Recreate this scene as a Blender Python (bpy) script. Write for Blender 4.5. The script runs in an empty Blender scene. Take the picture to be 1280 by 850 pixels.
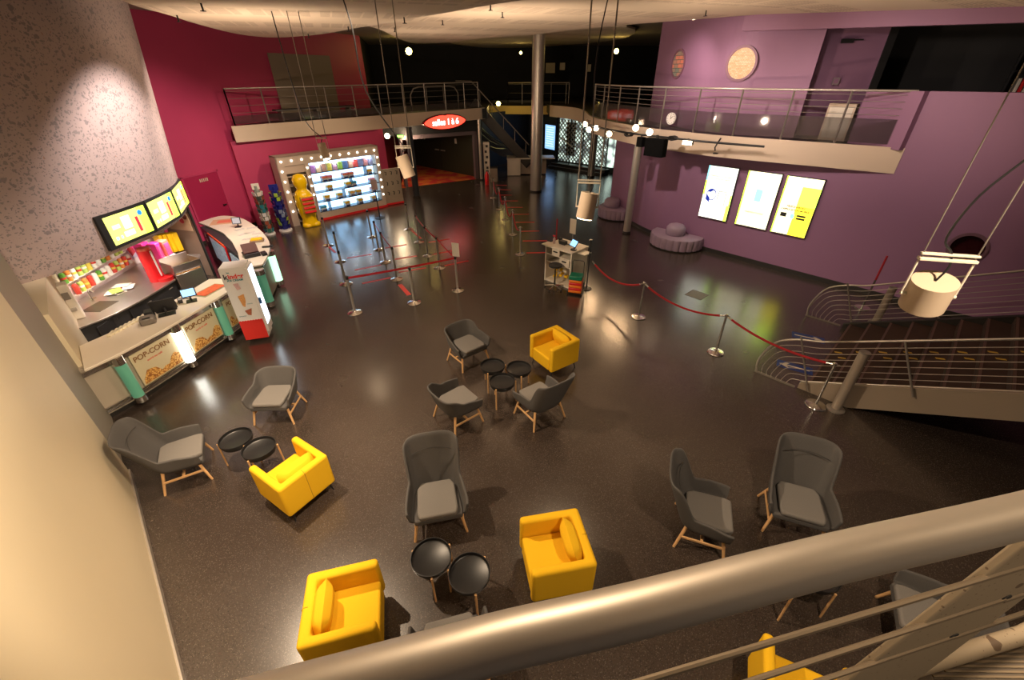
import bpy, math, random
from mathutils import Vector, Matrix
random.seed(4)
C = bpy.context.scene.collection
PI = math.pi
R = math.radians

# ------------------------------------------------------------------ camera
FPX, PITCH, ROLL, H = 529.6, 32.23, -0.513, 5.0
_th, _ro = R(PITCH), R(ROLL)
_F = Vector((0, math.cos(_th), -math.sin(_th)))
_Rt = Vector((1, 0, 0)); _Up = _Rt.cross(_F)
CR = _Rt*math.cos(_ro) + _Up*math.sin(_ro)
CU = -_Rt*math.sin(_ro) + _Up*math.cos(_ro)
cam_d = bpy.data.cameras.new('camera'); cam = bpy.data.objects.new('camera', cam_d); C.objects.link(cam)
cam_d.sensor_fit = 'HORIZONTAL'; cam_d.sensor_width = 36; cam_d.lens = 36*FPX/1280
cam_d.clip_start = 0.02; cam_d.clip_end = 200
m = Matrix((CR, CU, -_F)).transposed().to_4x4(); m.translation = Vector((0, 0, H)); cam.matrix_world = m
bpy.context.scene.camera = cam

def ray(px, py):
    return _F + CR*((px-640)/FPX) + CU*((425-py)/FPX)
def at(px, py, z=0.0):          # photograph position of a point at known height -> place in the hall
    d = ray(px, py); t = (z-H)/d.z
    return Vector((d.x*t, d.y*t, z))
def on(px, py, A, B):           # same for a point on the upright plane through A and B
    d = ray(px, py); nx, ny = -(B[1]-A[1]), (B[0]-A[0])
    t = (A[0]*nx+A[1]*ny)/(d.x*nx+d.y*ny)
    return Vector((d.x*t, d.y*t, H+d.z*t))

# ------------------------------------------------------------------ materials
MATS = {}
def lin(c):
    return tuple(((x/255)/12.92 if x/255 <= .04045 else (((x/255)+.055)/1.055)**2.4) for x in c)
def mat(name, col, rough=.6, metal=0., spec=.5, emit=None, es=0., nscale=0., namt=.0, bump=0., alpha=1., trans=0., coat=0.):
    """col: linear rgb"""
    if name in MATS: return MATS[name]
    M = bpy.data.materials.new(name); M.use_nodes = True; nt = M.node_tree; b = nt.nodes['Principled BSDF']
    b.inputs['Base Color'].default_value = (*col, 1); b.inputs['Roughness'].default_value = rough
    b.inputs['Metallic'].default_value = metal; b.inputs['Specular IOR Level'].default_value = spec
    if coat: b.inputs['Coat Weight'].default_value = coat
    if emit: b.inputs['Emission Color'].default_value = (*emit, 1); b.inputs['Emission Strength'].default_value = es
    if trans: b.inputs['Transmission Weight'].default_value = trans
    if alpha < 1: b.inputs['Alpha'].default_value = alpha
    if nscale:
        tc = nt.nodes.new('ShaderNodeTexCoord'); nz = nt.nodes.new('ShaderNodeTexNoise')
        nz.inputs['Scale'].default_value = nscale; nz.inputs['Detail'].default_value = 4
        nt.links.new(tc.outputs['Object'], nz.inputs['Vector'])
        mx = nt.nodes.new('ShaderNodeMix'); mx.data_type = 'RGBA'
        mx.inputs[6].default_value = (*[max(0, c*(1-namt)) for c in col], 1); mx.inputs[7].default_value = (*[min(1, c*(1+namt)) for c in col], 1)
        nt.links.new(nz.outputs['Fac'], mx.inputs[0]); nt.links.new(mx.outputs[2], b.inputs['Base Color'])
        if bump:
            bp = nt.nodes.new('ShaderNodeBump'); bp.inputs['Strength'].default_value = bump; bp.inputs['Distance'].default_value = .01
            nt.links.new(nz.outputs['Fac'], bp.inputs['Height']); nt.links.new(bp.outputs['Normal'], b.inputs['Normal'])
    MATS[name] = M; return M

def speck(name, base, spots, rough, spec=.5):
    """base colour with several layers of (voronoi scale, threshold, colour)"""
    M = bpy.data.materials.new(name); M.use_nodes = True; nt = M.node_tree; b = nt.nodes['Principled BSDF']
    b.inputs['Roughness'].default_value = rough; b.inputs['Specular IOR Level'].default_value = spec
    tc = nt.nodes.new('ShaderNodeTexCoord'); 
    nz = nt.nodes.new('ShaderNodeTexNoise'); nz.inputs['Scale'].default_value = 1.3; nz.inputs['Detail'].default_value = 5
    nt.links.new(tc.outputs['Object'], nz.inputs['Vector'])
    mx = nt.nodes.new('ShaderNodeMix'); mx.data_type = 'RGBA'
    mx.inputs[6].default_value = (*[c*.86 for c in base], 1); mx.inputs[7].default_value = (*[c*1.12 for c in base], 1)
    nt.links.new(nz.outputs['Fac'], mx.inputs[0]); cur = mx.outputs[2]
    wn = nt.nodes.new('ShaderNodeTexNoise'); wn.inputs['Scale'].default_value = 9; wn.inputs['Detail'].default_value = 2
    nt.links.new(tc.outputs['Object'], wn.inputs['Vector'])
    sc = nt.nodes.new('ShaderNodeVectorMath'); sc.operation = 'MULTIPLY_ADD'; sc.inputs[1].default_value = (.12, .12, .12)
    nt.links.new(wn.outputs['Color'], sc.inputs[0]); nt.links.new(tc.outputs['Object'], sc.inputs[2])
    for s, th, col in spots:
        v = nt.nodes.new('ShaderNodeTexVoronoi'); v.inputs['Scale'].default_value = s
        nt.links.new(sc.outputs[0] if s < 60 else tc.outputs['Object'], v.inputs['Vector'])
        # chip size varies per cell
        sep = nt.nodes.new('ShaderNodeSeparateColor'); nt.links.new(v.outputs['Color'], sep.inputs[0])
        ml = nt.nodes.new('ShaderNodeMath'); ml.operation = 'MULTIPLY'; ml.inputs[1].default_value = th
        nt.links.new(sep.outputs[0], ml.inputs[0])
        lt = nt.nodes.new('ShaderNodeMath'); lt.operation = 'LESS_THAN'
        nt.links.new(v.outputs['Distance'], lt.inputs[0]); nt.links.new(ml.outputs[0], lt.inputs[1])
        m2 = nt.nodes.new('ShaderNodeMix'); m2.data_type = 'RGBA'; m2.inputs[7].default_value = (*col, 1)
        nt.links.new(lt.outputs[0], m2.inputs[0]); nt.links.new(cur, m2.inputs[6]); cur = m2.outputs[2]
    nt.links.new(cur, b.inputs['Base Color'])
    if spec > .4:
        rr = nt.nodes.new('ShaderNodeMapRange'); rr.inputs[3].default_value = rough*.75; rr.inputs[4].default_value = rough*1.35
        nt.links.new(nz.outputs['Fac'], rr.inputs[0]); nt.links.new(rr.outputs[0], b.inputs['Roughness'])
    MATS[name] = M; return M

FLOOR = speck('dark_vinyl', (.046, .033, .026), [(75, .42, (.105, .085, .07)), (110, .5, (.022, .017, .014))], .235, .65)
_b = FLOOR.node_tree.nodes['Principled BSDF']; _b.inputs['Coat Weight'].default_value = .55; _b.inputs['Coat Roughness'].default_value = .23; _b.inputs['Coat IOR'].default_value = 1.5
TERR = speck('terrazzo', (.50, .40, .385), [(8, .30, (.29, .25, .25)), (14, .40, (.31, .27, .265)), (24, .41, (.28, .24, .24)), (19, .30, (.26, .23, .24)), (5, .13, (.40, .25, .20))], .55, .3)
MAG = mat('magenta_paint', (.50, .045, .13), .55, nscale=1.2, namt=.06)
PUR = mat('purple_paint', (.28, .142, .245), .6, nscale=1.0, namt=.05)
BEIGE = mat('beige_paint', (.66, .57, .40), .55, nscale=.8, namt=.05)
GREYW = mat('grey_wall_tone', (.30, .27, .22), .5, nscale=.8, namt=.05)  # darker grey for the set-back part of the left wall
FASC = mat('fascia_paint', (.62, .50, .38), .6, nscale=1, namt=.04)
BLACKW = mat('black_paint', (.012, .012, .013), .8, nscale=2, namt=.2)
NAVY = mat('navy_paint', (.02, .03, .055), .6, nscale=2, namt=.1)
DARK = mat('dark_trim', (.02, .018, .016), .5)
YEL = mat('yellow_fabric', (.80, .47, .014), .85, spec=.2, nscale=160, namt=.10, bump=.25)
GREYF = mat('dark_grey_fabric', (.098, .093, .090), .95, spec=.15, nscale=220, namt=.35, bump=.3)
GREYL = mat('light_grey_fabric', (.19, .178, .165), .95, spec=.15, nscale=220, namt=.3, bump=.3)
WOOD = mat('pale_wood', (.64, .38, .17), .5, nscale=14, namt=.15)
BLKM = mat('black_metal', (.013, .013, .014), .38, spec=.5)
BLKP = mat('black_plastic', (.018, .018, .02), .45)
CHR = mat('chrome', (.72, .70, .66), .16, metal=1.)
STEEL = mat('brushed_steel', (.46, .42, .37), .36, metal=.6, nscale=30, namt=.1)
STEELD = mat('dull_steel', (.27, .24, .21), .5, metal=.5, nscale=20, namt=.12)
RAILM = mat('handrail_steel', (.60, .53, .44), .48, metal=.7, nscale=12, namt=.08)
RED = mat('red_rope', (.33, .008, .014), .85)
BELT = mat('red_belt', (.62, .01, .02), .6)
TAPE = mat('red_floor_tape', (.72, .03, .025), .4)
WHITE = mat('white_laminate', (.72, .66, .56), .4)
WHT = mat('white_plastic', (.75, .73, .70), .4)
CTOP = mat('counter_top', (.74, .66, .54), .3)
LILAC = mat('lilac_leatherette', (.33, .24, .32), .42, nscale=6, namt=.06)
GLASS = mat('tinted_glass', (.06, .05, .05), .06, alpha=.42)
CLEAR = mat('clear_acrylic', (.9, .9, .9), .05, alpha=.25)
FROST = mat('green_frosted_tube', (.12, .34, .22), .35, emit=(.10, .42, .25), es=.18)
TUBEL = mat('lit_tube', (1, 1, 1), .4, emit=(1, .98, .88), es=6)
GLOWG = mat('lit_green_panel', (.5, .8, .6), .4, emit=(.45, .9, .6), es=1.3)
BULB = mat('lit_bulb', (1, 1, 1), .4, emit=(1, .9, .72), es=9)
LAMPF = mat('lamp_face', (1, 1, 1), .4, emit=(1, .78, .48), es=14)
LAMPY = mat('yellow_wall_lamp', (1, 1, .6), .4, emit=(1, .78, .18), es=14)
SHELFL = mat('lit_shelf_back', (.8, .9, 1), .5, emit=(.36, .66, 1), es=3.0)
SCRW = mat('screen_white', (.9, .9, .9), .2, emit=(.95, 1, .86), es=1.0)
SCRP = mat('screen_cream', (.9, .9, .9), .2, emit=(1, .95, .56), es=1.05)
SCRY = mat('screen_lime', (.7, .9, .1), .2, emit=(.50, .98, .05), es=2.8)
SCRG = mat('screen_gold', (.9, .8, .1), .2, emit=(.85, .72, .04), es=1.3)
SCRB = mat('screen_blue', (.2, .5, .9), .2, emit=(.30, .62, 1.), es=1.3)
SCRBD = mat('screen_dark_blue', (.02, .05, .4), .3, emit=(.02, .04, .42), es=.6)
SCRR = mat('screen_red', (.7, .02, .05), .3, emit=(.7, .05, .08), es=.7)
SCRC = mat('screen_cyan', (.3, .8, .9), .3, emit=(.35, .80, .95), es=1.0)
INK = mat('dark_ink', (.03, .03, .03), .6)
INKB = mat('brown_ink', (.22, .10, .03), .6)
INKR = mat('red_ink', (.72, .03, .02), .6)
INKT = mat('teal_ink', (.01, .22, .25), .6)
SIGNR = mat('lit_red_sign', (1, .1, .05), .4, emit=(1, .055, .03), es=2.2)
SIGNW = mat('lit_white_letters', (1, 1, 1), .4, emit=(1, .85, .85), es=3.2)
ORANGEC = mat('red_carpet', (.42, .035, .012), .9, nscale=5, namt=.6)
STAIRC = mat('brown_stair_covering', (.040, .017, .011), .75, nscale=6, namt=.25)
NOSE = mat('stair_nosing', (.11, .06, .045), .4)
FRTEX = mat('spotlight_body', (.62, .50, .38), .4)
ARROWB = mat('blue_sticker', (.01, .04, .22), .4)
REDP = mat('red_plastic', (.68, .015, .02), .3)
PINKP = mat('pink_plastic', (.85, .04, .30), .35)
YELP = mat('yellow_card', (.85, .52, .01), .4)
YELG = mat('yellow_gloss', (.88, .55, .0), .25)
GREENP = mat('green_plastic', (.0, .17, .10), .4)
ORGP = mat('orange_plastic', (.85, .20, .01), .35)
BLUEP = mat('blue_print', (.008, .012, .17), .35)
STAIN = mat('stainless_steel', (.55, .50, .45), .3, metal=.9, nscale=20, namt=.08)
CARD = mat('cardboard', (.33, .22, .13), .8)

def popcorn_mat():
    M = bpy.data.materials.new('popcorn_print'); M.use_nodes = True; nt = M.node_tree; b = nt.nodes['Principled BSDF']
    tc = nt.nodes.new('ShaderNodeTexCoord'); v = nt.nodes.new('ShaderNodeTexVoronoi'); v.inputs['Scale'].default_value = 34
    nt.links.new(tc.outputs['Object'], v.inputs['Vector'])
    cr = nt.nodes.new('ShaderNodeValToRGB'); e = cr.color_ramp.elements
    e[0].color = (.85, .62, .25, 1); e[1].color = (.30, .10, .02, 1); e[0].position = .1; e[1].position = .75
    x = e.new(.45); x.color = (.70, .38, .09, 1)
    nt.links.new(v.outputs['Distance'], cr.inputs[0]); nt.links.new(cr.outputs[0], b.inputs['Base Color']); b.inputs['Roughness'].default_value = .5
    return M
POPM = popcorn_mat()
def brick_pane(name, c1, c2, es, sc=5):
    M = bpy.data.materials.new(name); M.use_nodes = True; nt = M.node_tree; b = nt.nodes['Principled BSDF']
    tc = nt.nodes.new('ShaderNodeTexCoord'); k = nt.nodes.new('ShaderNodeTexBrick'); k.inputs['Scale'].default_value = sc
    mp = nt.nodes.new('ShaderNodeMapping');     nt.links.new(tc.outputs['Object'], mp.inputs['Vector']); nt.links.new(mp.outputs[0], k.inputs['Vector'])
    k.inputs['Color1'].default_value = (*c1, 1); k.inputs['Color2'].default_value = (*c2, 1); k.inputs['Mortar'].default_value = (*[x*.5 for x in c2], 1)
    nt.links.new(k.outputs['Color'], b.inputs['Base Color']); nt.links.new(k.outputs['Color'], b.inputs['Emission Color']); b.inputs['Emission Strength'].default_value = es
    return M

def ceiling_mat():
    M = bpy.data.materials.new('perforated_ceiling'); M.use_nodes = True; nt = M.node_tree; b = nt.nodes['Principled BSDF']
    b.inputs['Roughness'].default_value = .8; b.inputs['Specular IOR Level'].default_value = .2
    tc = nt.nodes.new('ShaderNodeTexCoord'); mp = nt.nodes.new('ShaderNodeMapping'); mp.inputs['Rotation'].default_value = (0, 0, R(-20))
    nt.links.new(tc.outputs['Object'], mp.inputs['Vector'])
    k = nt.nodes.new('ShaderNodeTexBrick'); k.offset = 0; k.inputs['Scale'].default_value = 1; k.inputs['Brick Width'].default_value = .30; k.inputs['Row Height'].default_value = .075
    k.inputs['Mortar Size'].default_value = .022; k.inputs['Color1'].default_value = (0, 0, 0, 1); k.inputs['Color2'].default_value = (0, 0, 0, 1); k.inputs['Mortar'].default_value = (1, 1, 1, 1)
    nt.links.new(mp.outputs[0], k.inputs['Vector'])
    k2 = nt.nodes.new('ShaderNodeTexBrick'); k2.offset = 0; k2.inputs['Scale'].default_value = 1; k2.inputs['Brick Width'].default_value = 1.25; k2.inputs['Row Height'].default_value = 3.0
    k2.inputs['Mortar Size'].default_value = .1; k2.inputs['Color1'].default_value = (0, 0, 0, 1); k2.inputs['Color2'].default_value = (0, 0, 0, 1); k2.inputs['Mortar'].default_value = (1, 1, 1, 1)
    nt.links.new(mp.outputs[0], k2.inputs['Vector'])
    sx = nt.nodes.new('ShaderNodeSeparateXYZ'); nt.links.new(mp.outputs[0], sx.inputs[0])
    md = nt.nodes.new('ShaderNodeMath'); md.operation = 'PINGPONG'; md.inputs[1].default_value = 1.25; nt.links.new(sx.outputs[1], md.inputs[0])
    gt = nt.nodes.new('ShaderNodeMath'); gt.operation = 'GREATER_THAN'; gt.inputs[1].default_value = .72; nt.links.new(md.outputs[0], gt.inputs[0])
    def one_minus(s):
        a = nt.nodes.new('ShaderNodeMath'); a.operation = 'SUBTRACT'; a.inputs[0].default_value = 1; nt.links.new(s, a.inputs[1]); return a.outputs[0]
    def mul(a, c):
        x = nt.nodes.new('ShaderNodeMath'); x.operation = 'MULTIPLY'; nt.links.new(a, x.inputs[0]); nt.links.new(c, x.inputs[1]); return x.outputs[0]
    mask = mul(mul(one_minus(k.outputs['Color']), one_minus(k2.outputs['Color'])), gt.outputs[0])
    mx = nt.nodes.new('ShaderNodeMix'); mx.data_type = 'RGBA'; mx.inputs[6].default_value = (.66, .55, .43, 1); mx.inputs[7].default_value = (.40, .32, .25, 1)
    nt.links.new(mask, mx.inputs[0]); nt.links.new(mx.outputs[2], b.inputs['Base Color'])
    return M
CEIL = ceiling_mat()
def two_tone(name, c1, c2, sc):
    M = bpy.data.materials.new(name); M.use_nodes = True; nt = M.node_tree; b = nt.nodes['Principled BSDF']; b.inputs['Roughness'].default_value = .9
    tc = nt.nodes.new('ShaderNodeTexCoord'); nz = nt.nodes.new('ShaderNodeTexNoise'); nz.inputs['Scale'].default_value = sc; cr = nt.nodes.new('ShaderNodeValToRGB')
    cr.color_ramp.elements[0].color = (*c1, 1); cr.color_ramp.elements[1].color = (*c2, 1); cr.color_ramp.elements[0].position = .42; cr.color_ramp.elements[1].position = .58
    nt.links.new(tc.outputs['Object'], nz.inputs['Vector']); nt.links.new(nz.outputs['Fac'], cr.inputs[0]); nt.links.new(cr.outputs[0], b.inputs['Base Color']); return M
ORANGEC = two_tone('swirled_carpet', (.40, .01, .012), (.50, .12, .01), 1.6)

def mesh_curtain_mat():
    M = bpy.data.materials.new('lit_mesh_curtain'); M.use_nodes = True; nt = M.node_tree; b = nt.nodes['Principled BSDF']
    tc = nt.nodes.new('ShaderNodeTexCoord'); v = nt.nodes.new('ShaderNodeTexVoronoi'); v.inputs['Scale'].default_value = 2.2
    nt.links.new(tc.outputs['Object'], v.inputs['Vector'])
    cr = nt.nodes.new('ShaderNodeValToRGB'); cr.color_ramp.elements[0].color = (.75, .95, .80, 1); cr.color_ramp.elements[0].position = .05
    cr.color_ramp.elements[1].color = (.05, .06, .06, 1); cr.color_ramp.elements[1].position = .6
    nt.links.new(v.outputs['Distance'], cr.inputs[0]); nt.links.new(cr.outputs[0], b.inputs['Emission Color']); b.inputs['Emission Strength'].default_value = 2.0
    b.inputs['Base Color'].default_value = (.1, .1, .1, 1)
    return M
MESHL = mesh_curtain_mat()

# ------------------------------------------------------------------ mesh builder
class MB:
    def __init__(s): s.v = []; s.f = []
    def add(s, vs, fs):
        n = len(s.v); s.v += [tuple(v) for v in vs]; s.f += [tuple(i+n for i in f) for f in fs]; return s
    def box(s, c, d, rz=0, rot=None):
        M = rot if rot is not None else Matrix.Rotation(rz, 3, 'Z'); c = Vector(c)
        vs = [c + M @ Vector((x*d[0]/2, y*d[1]/2, z*d[2]/2)) for z in (-1, 1) for y in (-1, 1) for x in (-1, 1)]
        return s.add(vs, [(0, 2, 3, 1), (4, 5, 7, 6), (0, 1, 5, 4), (2, 6, 7, 3), (0, 4, 6, 2), (1, 3, 7, 5)])
    def cyl(s, a, b, r0, r1=None, n=16, cap=True):
        r1 = r0 if r1 is None else r1; a, b = Vector(a), Vector(b); ax = (b-a).normalized()
        u = ax.orthogonal().normalized(); w = ax.cross(u); vs = []
        for p, r in ((a, r0), (b, r1)):
            vs += [p + (u*math.cos(2*PI*i/n) + w*math.sin(2*PI*i/n))*r for i in range(n)]
        fs = [(i, (i+1) % n, n+(i+1) % n, n+i) for i in range(n)]
        if cap: fs += [tuple(range(n-1, -1, -1)), tuple(range(n, 2*n))]
        return s.add(vs, fs)
    def tube(s, pts, r, n=10):
        pts = [Vector(p) for p in pts]; k = len(pts); u = None; vs = []
        for i, p in enumerate(pts):
            t = (pts[min(i+1, k-1)] - pts[max(i-1, 0)]).normalized()
            if u is None: u = t.orthogonal().normalized()
            u = (u - t*u.dot(t)).normalized(); w = t.cross(u)
            vs += [p + (u*math.cos(2*PI*j/n)+w*math.sin(2*PI*j/n))*r for j in range(n)]
        fs = [(i*n+j, i*n+(j+1) % n, (i+1)*n+(j+1) % n, (i+1)*n+j) for i in range(k-1) for j in range(n)]
        fs += [tuple(range(n-1, -1, -1)), tuple(range((k-1)*n, k*n))]
        return s.add(vs, fs)
    def lathe(s, prof, c=(0, 0, 0), n=24, a0=0, a1=2*PI):
        full = abs(a1-a0-2*PI) < 1e-6; m_ = n if full else n+1; vs = []
        for r, z in prof:
            for i in range(m_):
                a = a0+(a1-a0)*i/n; vs.append((c[0]+r*math.cos(a), c[1]+r*math.sin(a), c[2]+z))
        fs = []
        for k in range(len(prof)-1):
            for i in range(n):
                j = (i+1) % m_ if full else i+1
                fs.append((k*m_+i, k*m_+j, (k+1)*m_+j, (k+1)*m_+i))
        return s.add(vs, fs)
    def prism(s, poly, z0, z1):
        n = len(poly)
        if sum(poly[i][0]*poly[(i+1) % n][1]-poly[(i+1) % n][0]*poly[i][1] for i in range(n)) < 0: poly = poly[::-1]
        vs = [(p[0], p[1], z0) for p in poly]+[(p[0], p[1], z1) for p in poly]
        return s.add(vs, [tuple(range(n-1, -1, -1)), tuple(range(n, 2*n))]+[(i, (i+1) % n, n+(i+1) % n, n+i) for i in range(n)])
    def slab(s, pts, nrm, th):      # any planar polygon given thickness along a normal
        n = len(pts); pts = [Vector(p) for p in pts]; nv = Vector(nrm).normalized()*th
        vs = pts+[p+nv for p in pts]
        return s.add(vs, [tuple(range(n)), tuple(range(2*n-1, n-1, -1))]+[(i, n+i, n+(i+1) % n, (i+1) % n) for i in range(n)])
    def ribbon(s, path, z0, z1, th):   # upright band along a plan path; thickness to the left of the path
        k = len(path); L = []
        for i in range(k):
            a, b = path[max(i-1, 0)], path[min(i+1, k-1)]; dx, dy = b[0]-a[0], b[1]-a[1]; l = math.hypot(dx, dy)
            L.append((path[i][0]-dy/l*th, path[i][1]+dx/l*th))
        vs = []
        for i in range(k): vs += [(*path[i][:2], z0), (*path[i][:2], z1), (*L[i], z1), (*L[i], z0)]
        fs = []
        for i in range(k-1):
            for j in range(4): fs.append((i*4+j, i*4+(j+1) % 4, (i+1)*4+(j+1) % 4, (i+1)*4+j))
        fs += [(3, 2, 1, 0), ((k-1)*4, (k-1)*4+1, (k-1)*4+2, (k-1)*4+3)]
        return s.add(vs, fs)
    def build(s, name, m, parent=None, smooth=False, bevel=0, seg=2, loc=None, rz=None, sub=0, solid=0):
        me = bpy.data.meshes.new(name); me.from_pydata(s.v, [], s.f); me.validate(); me.update()
        import bmesh as _b
        bm = _b.new(); bm.from_mesh(me); _b.ops.recalc_face_normals(bm, faces=bm.faces); bm.to_mesh(me); bm.free()
        me.materials.append(m)
        if smooth:
            for p in me.polygons: p.use_smooth = True
            if smooth != 'all': me.set_sharp_from_angle(angle=R(38))
        o = bpy.data.objects.new(name, me); C.objects.link(o)
        if parent is not None: o.parent = parent
        if loc is not None: o.location = loc
        if rz is not None: o.rotation_euler.z = rz
        if solid:
            d = o.modifiers.new('s', 'SOLIDIFY'); d.thickness = solid; d.offset = 0
        if bevel:
            d = o.modifiers.new('b', 'BEVEL'); d.width = bevel; d.segments = seg; d.limit_method = 'ANGLE'; d.angle_limit = R(40)
            for p in me.polygons: p.use_smooth = True
            me.set_sharp_from_angle(angle=R(60))
        if sub:
            d = o.modifiers.new('u', 'SUBSURF'); d.levels = sub; d.render_levels = sub
            for p in me.polygons: p.use_smooth = True
        return o

def thing(name, label, cat, loc=(0, 0, 0), rz=0, group=None, tilt=None):
    o = bpy.data.objects.new(name, None); C.objects.link(o); o.empty_display_size = .1
    o.location = loc; o.rotation_euler = (0, 0, rz) if tilt is None else tilt; o['label'] = label; o['category'] = cat
    if group: o['group'] = group
    return o
def tag(o, label, cat, group=None, kind=None):
    o['label'] = label; o['category'] = cat
    if group: o['group'] = group
    if kind: o['kind'] = kind
    return o
def struct(o, label=None):
    o['kind'] = 'structure'
    if label: o['label'] = label
    return o
def copy_tree(o, parent=None, label=None, loc=None, rz=None, group=None):
    c = o.copy(); C.objects.link(c)
    if parent is not None: c.parent = parent
    if label: c['label'] = label
    if group: c['group'] = group
    if loc is not None: c.location = loc
    if rz is not None: c.rotation_euler.z = rz
    for ch in list(o.children): copy_tree(ch, c)
    return c
def text(name, body, m, size, M4, parent=None, ext=.002, bold=0.):
    cu = bpy.data.curves.new(name, 'FONT'); cu.body = body; cu.size = size; cu.extrude = ext; cu.align_x = 'CENTER'; cu.align_y = 'CENTER'; cu.offset = bold
    cu.materials.append(m); o = bpy.data.objects.new(name, cu); C.objects.link(o)
    if parent is not None: o.parent = parent
    bpy.context.view_layer.update()
    me = bpy.data.meshes.new_from_object(o.evaluated_get(bpy.context.evaluated_depsgraph_get())); me.name = name
    bpy.data.objects.remove(o); bpy.data.curves.remove(cu)
    o = bpy.data.objects.new(name, me); C.objects.link(o)
    if parent is not None: o.parent = parent
    o.matrix_local = M4; return o
def frame_xz(origin, xdir, off=0.0):
    """matrix whose x runs along xdir (plan), y up, z towards the viewer's side (right of xdir)"""
    x = Vector((xdir[0], xdir[1], 0)).normalized(); y = Vector((0, 0, 1)); z = x.cross(y)
    M = Matrix((x, y, z)).transposed().to_4x4(); M.translation = Vector(origin)+z*off; return M
def smooth_path(pts, n=6, closed=False):
    P = [Vector((p[0], p[1], p[2] if len(p) > 2 else 0)) for p in pts]; out = []; k = len(P)
    rng = range(k) if closed else range(k-1)
    for i in rng:
        if closed: a, b, c, d = P[(i-1) % k], P[i], P[(i+1) % k], P[(i+2) % k]
        else: a, b, c, d = P[max(i-1, 0)], P[i], P[i+1], P[min(i+2, k-1)]
        for j in range(n):
            t = j/n; out.append(.5*((2*b)+(c-a)*t+(2*a-5*b+4*c-d)*t*t+(3*b-a-3*c+d)*t**3))
    if not closed: out.append(P[-1])
    return out

# ================================================================== SETTING
struct(MB().add([(-16, -3, 0), (18, -3, 0), (18, 42, 0), (-16, 42, 0), (-16, -3, -.2), (18, -3, -.2), (18, 42, -.2), (-16, 42, -.2)],
    [(0, 1, 2, 3), (7, 6, 5, 4), (0, 4, 5, 1), (1, 5, 6, 2), (2, 6, 7, 3), (3, 7, 4, 0)]).build('floor', FLOOR))

# left wall: near part, recessed grey part, part beside the snack bar (one line in plan)
LW = Vector((-.6915, .7224)); nL = Vector((.7224, .6915))   # direction away from camera, normal into the hall
C1 = Vector((-5.69, 4.30)); C2 = Vector((-6.93, 5.60))
def lw(a): return C1+LW*a
p0 = lw(-6.2)
struct(MB().prism([p0, C1, C1-nL*.5, p0-nL*.5], 0, 6.35).build('wall_left', BEIGE))
struct(MB().prism([C1-nL*.06, C2-nL*.06, C2-nL*.5, C1-nL*.5], 0, 6.35).build('wall_left_recess', GREYW))
struct(MB().prism([C2, lw(6.6), lw(6.6)-nL*.5, C2-nL*.5], 0, 2.0).build('wall_left_bar', BEIGE))
struct(MB().prism([p0+nL*.02, C1+nL*.02, C1-nL*.0, p0-nL*.0], 0, .09).build('baseboard_left', STEEL))
# drum-shaped terrazzo wall over the snack bar
DC = (-12.9, 8.85)
prof = [(3.2, 2.0), (5.0, 2.0), (5.03, 2.1), (5.06, 2.8), (5.44, 6.4), (5.0, 6.4)]
struct(MB().lathe(prof, (DC[0], DC[1], 0), 64, R(-62), R(75)).build('wall_drum', TERR, smooth=True))
# back wall of the snack bar under the drum
BW = [(-9.25, 7.72), (-9.36, 8.3), (-9.5, 9.4), (-9.62, 10.4), (-9.75, 11.75)]
struct(MB().ribbon(BW, 0, 2.05, .25).build('wall_bar_back', mat('pale_pink_panel', (.74, .64, .64), .4)))
# magenta wall
MW = [(-13.4, 10.9), (-11.6, 13.1), (-10.9, 14.0), (-10.0, 17.0), (-8.75, 21.2), (-7.4, 25.7)]
struct(MB().ribbon(MW, 0, 6.6, .25).build('wall_magenta', MAG))
struct(MB().ribbon([(-11.58, 13.06), (-10.88, 13.96), (-9.95, 17.0)], 0, .1, .05).build('baseboard_magenta', DARK))
# magenta wall under the balcony, behind the candy cabinet
UW = [(-9.95, 16.55), (-5.62, 20.75)]
struct(MB().ribbon(UW, 0, 3.0, .2).build('wall_magenta_lower', MAG))
# purple wall (right)
PW = [(4.22, 18.4), (4.38, 17.4), (4.68, 16.2), (5.12, 15.0), (5.70, 14.12), (6.27, 13.42), (8.98, 10.45)]
PWs = smooth_path(PW[:6], 5)+[Vector((8.98, 10.45, 0))]
struct(MB().ribbon([tuple(p[:2]) for p in PWs], 0, 2.98, .25).build('wall_right_lower', PUR))
WA, WB = (6.27, 13.42), (10.74, 8.52)
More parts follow.
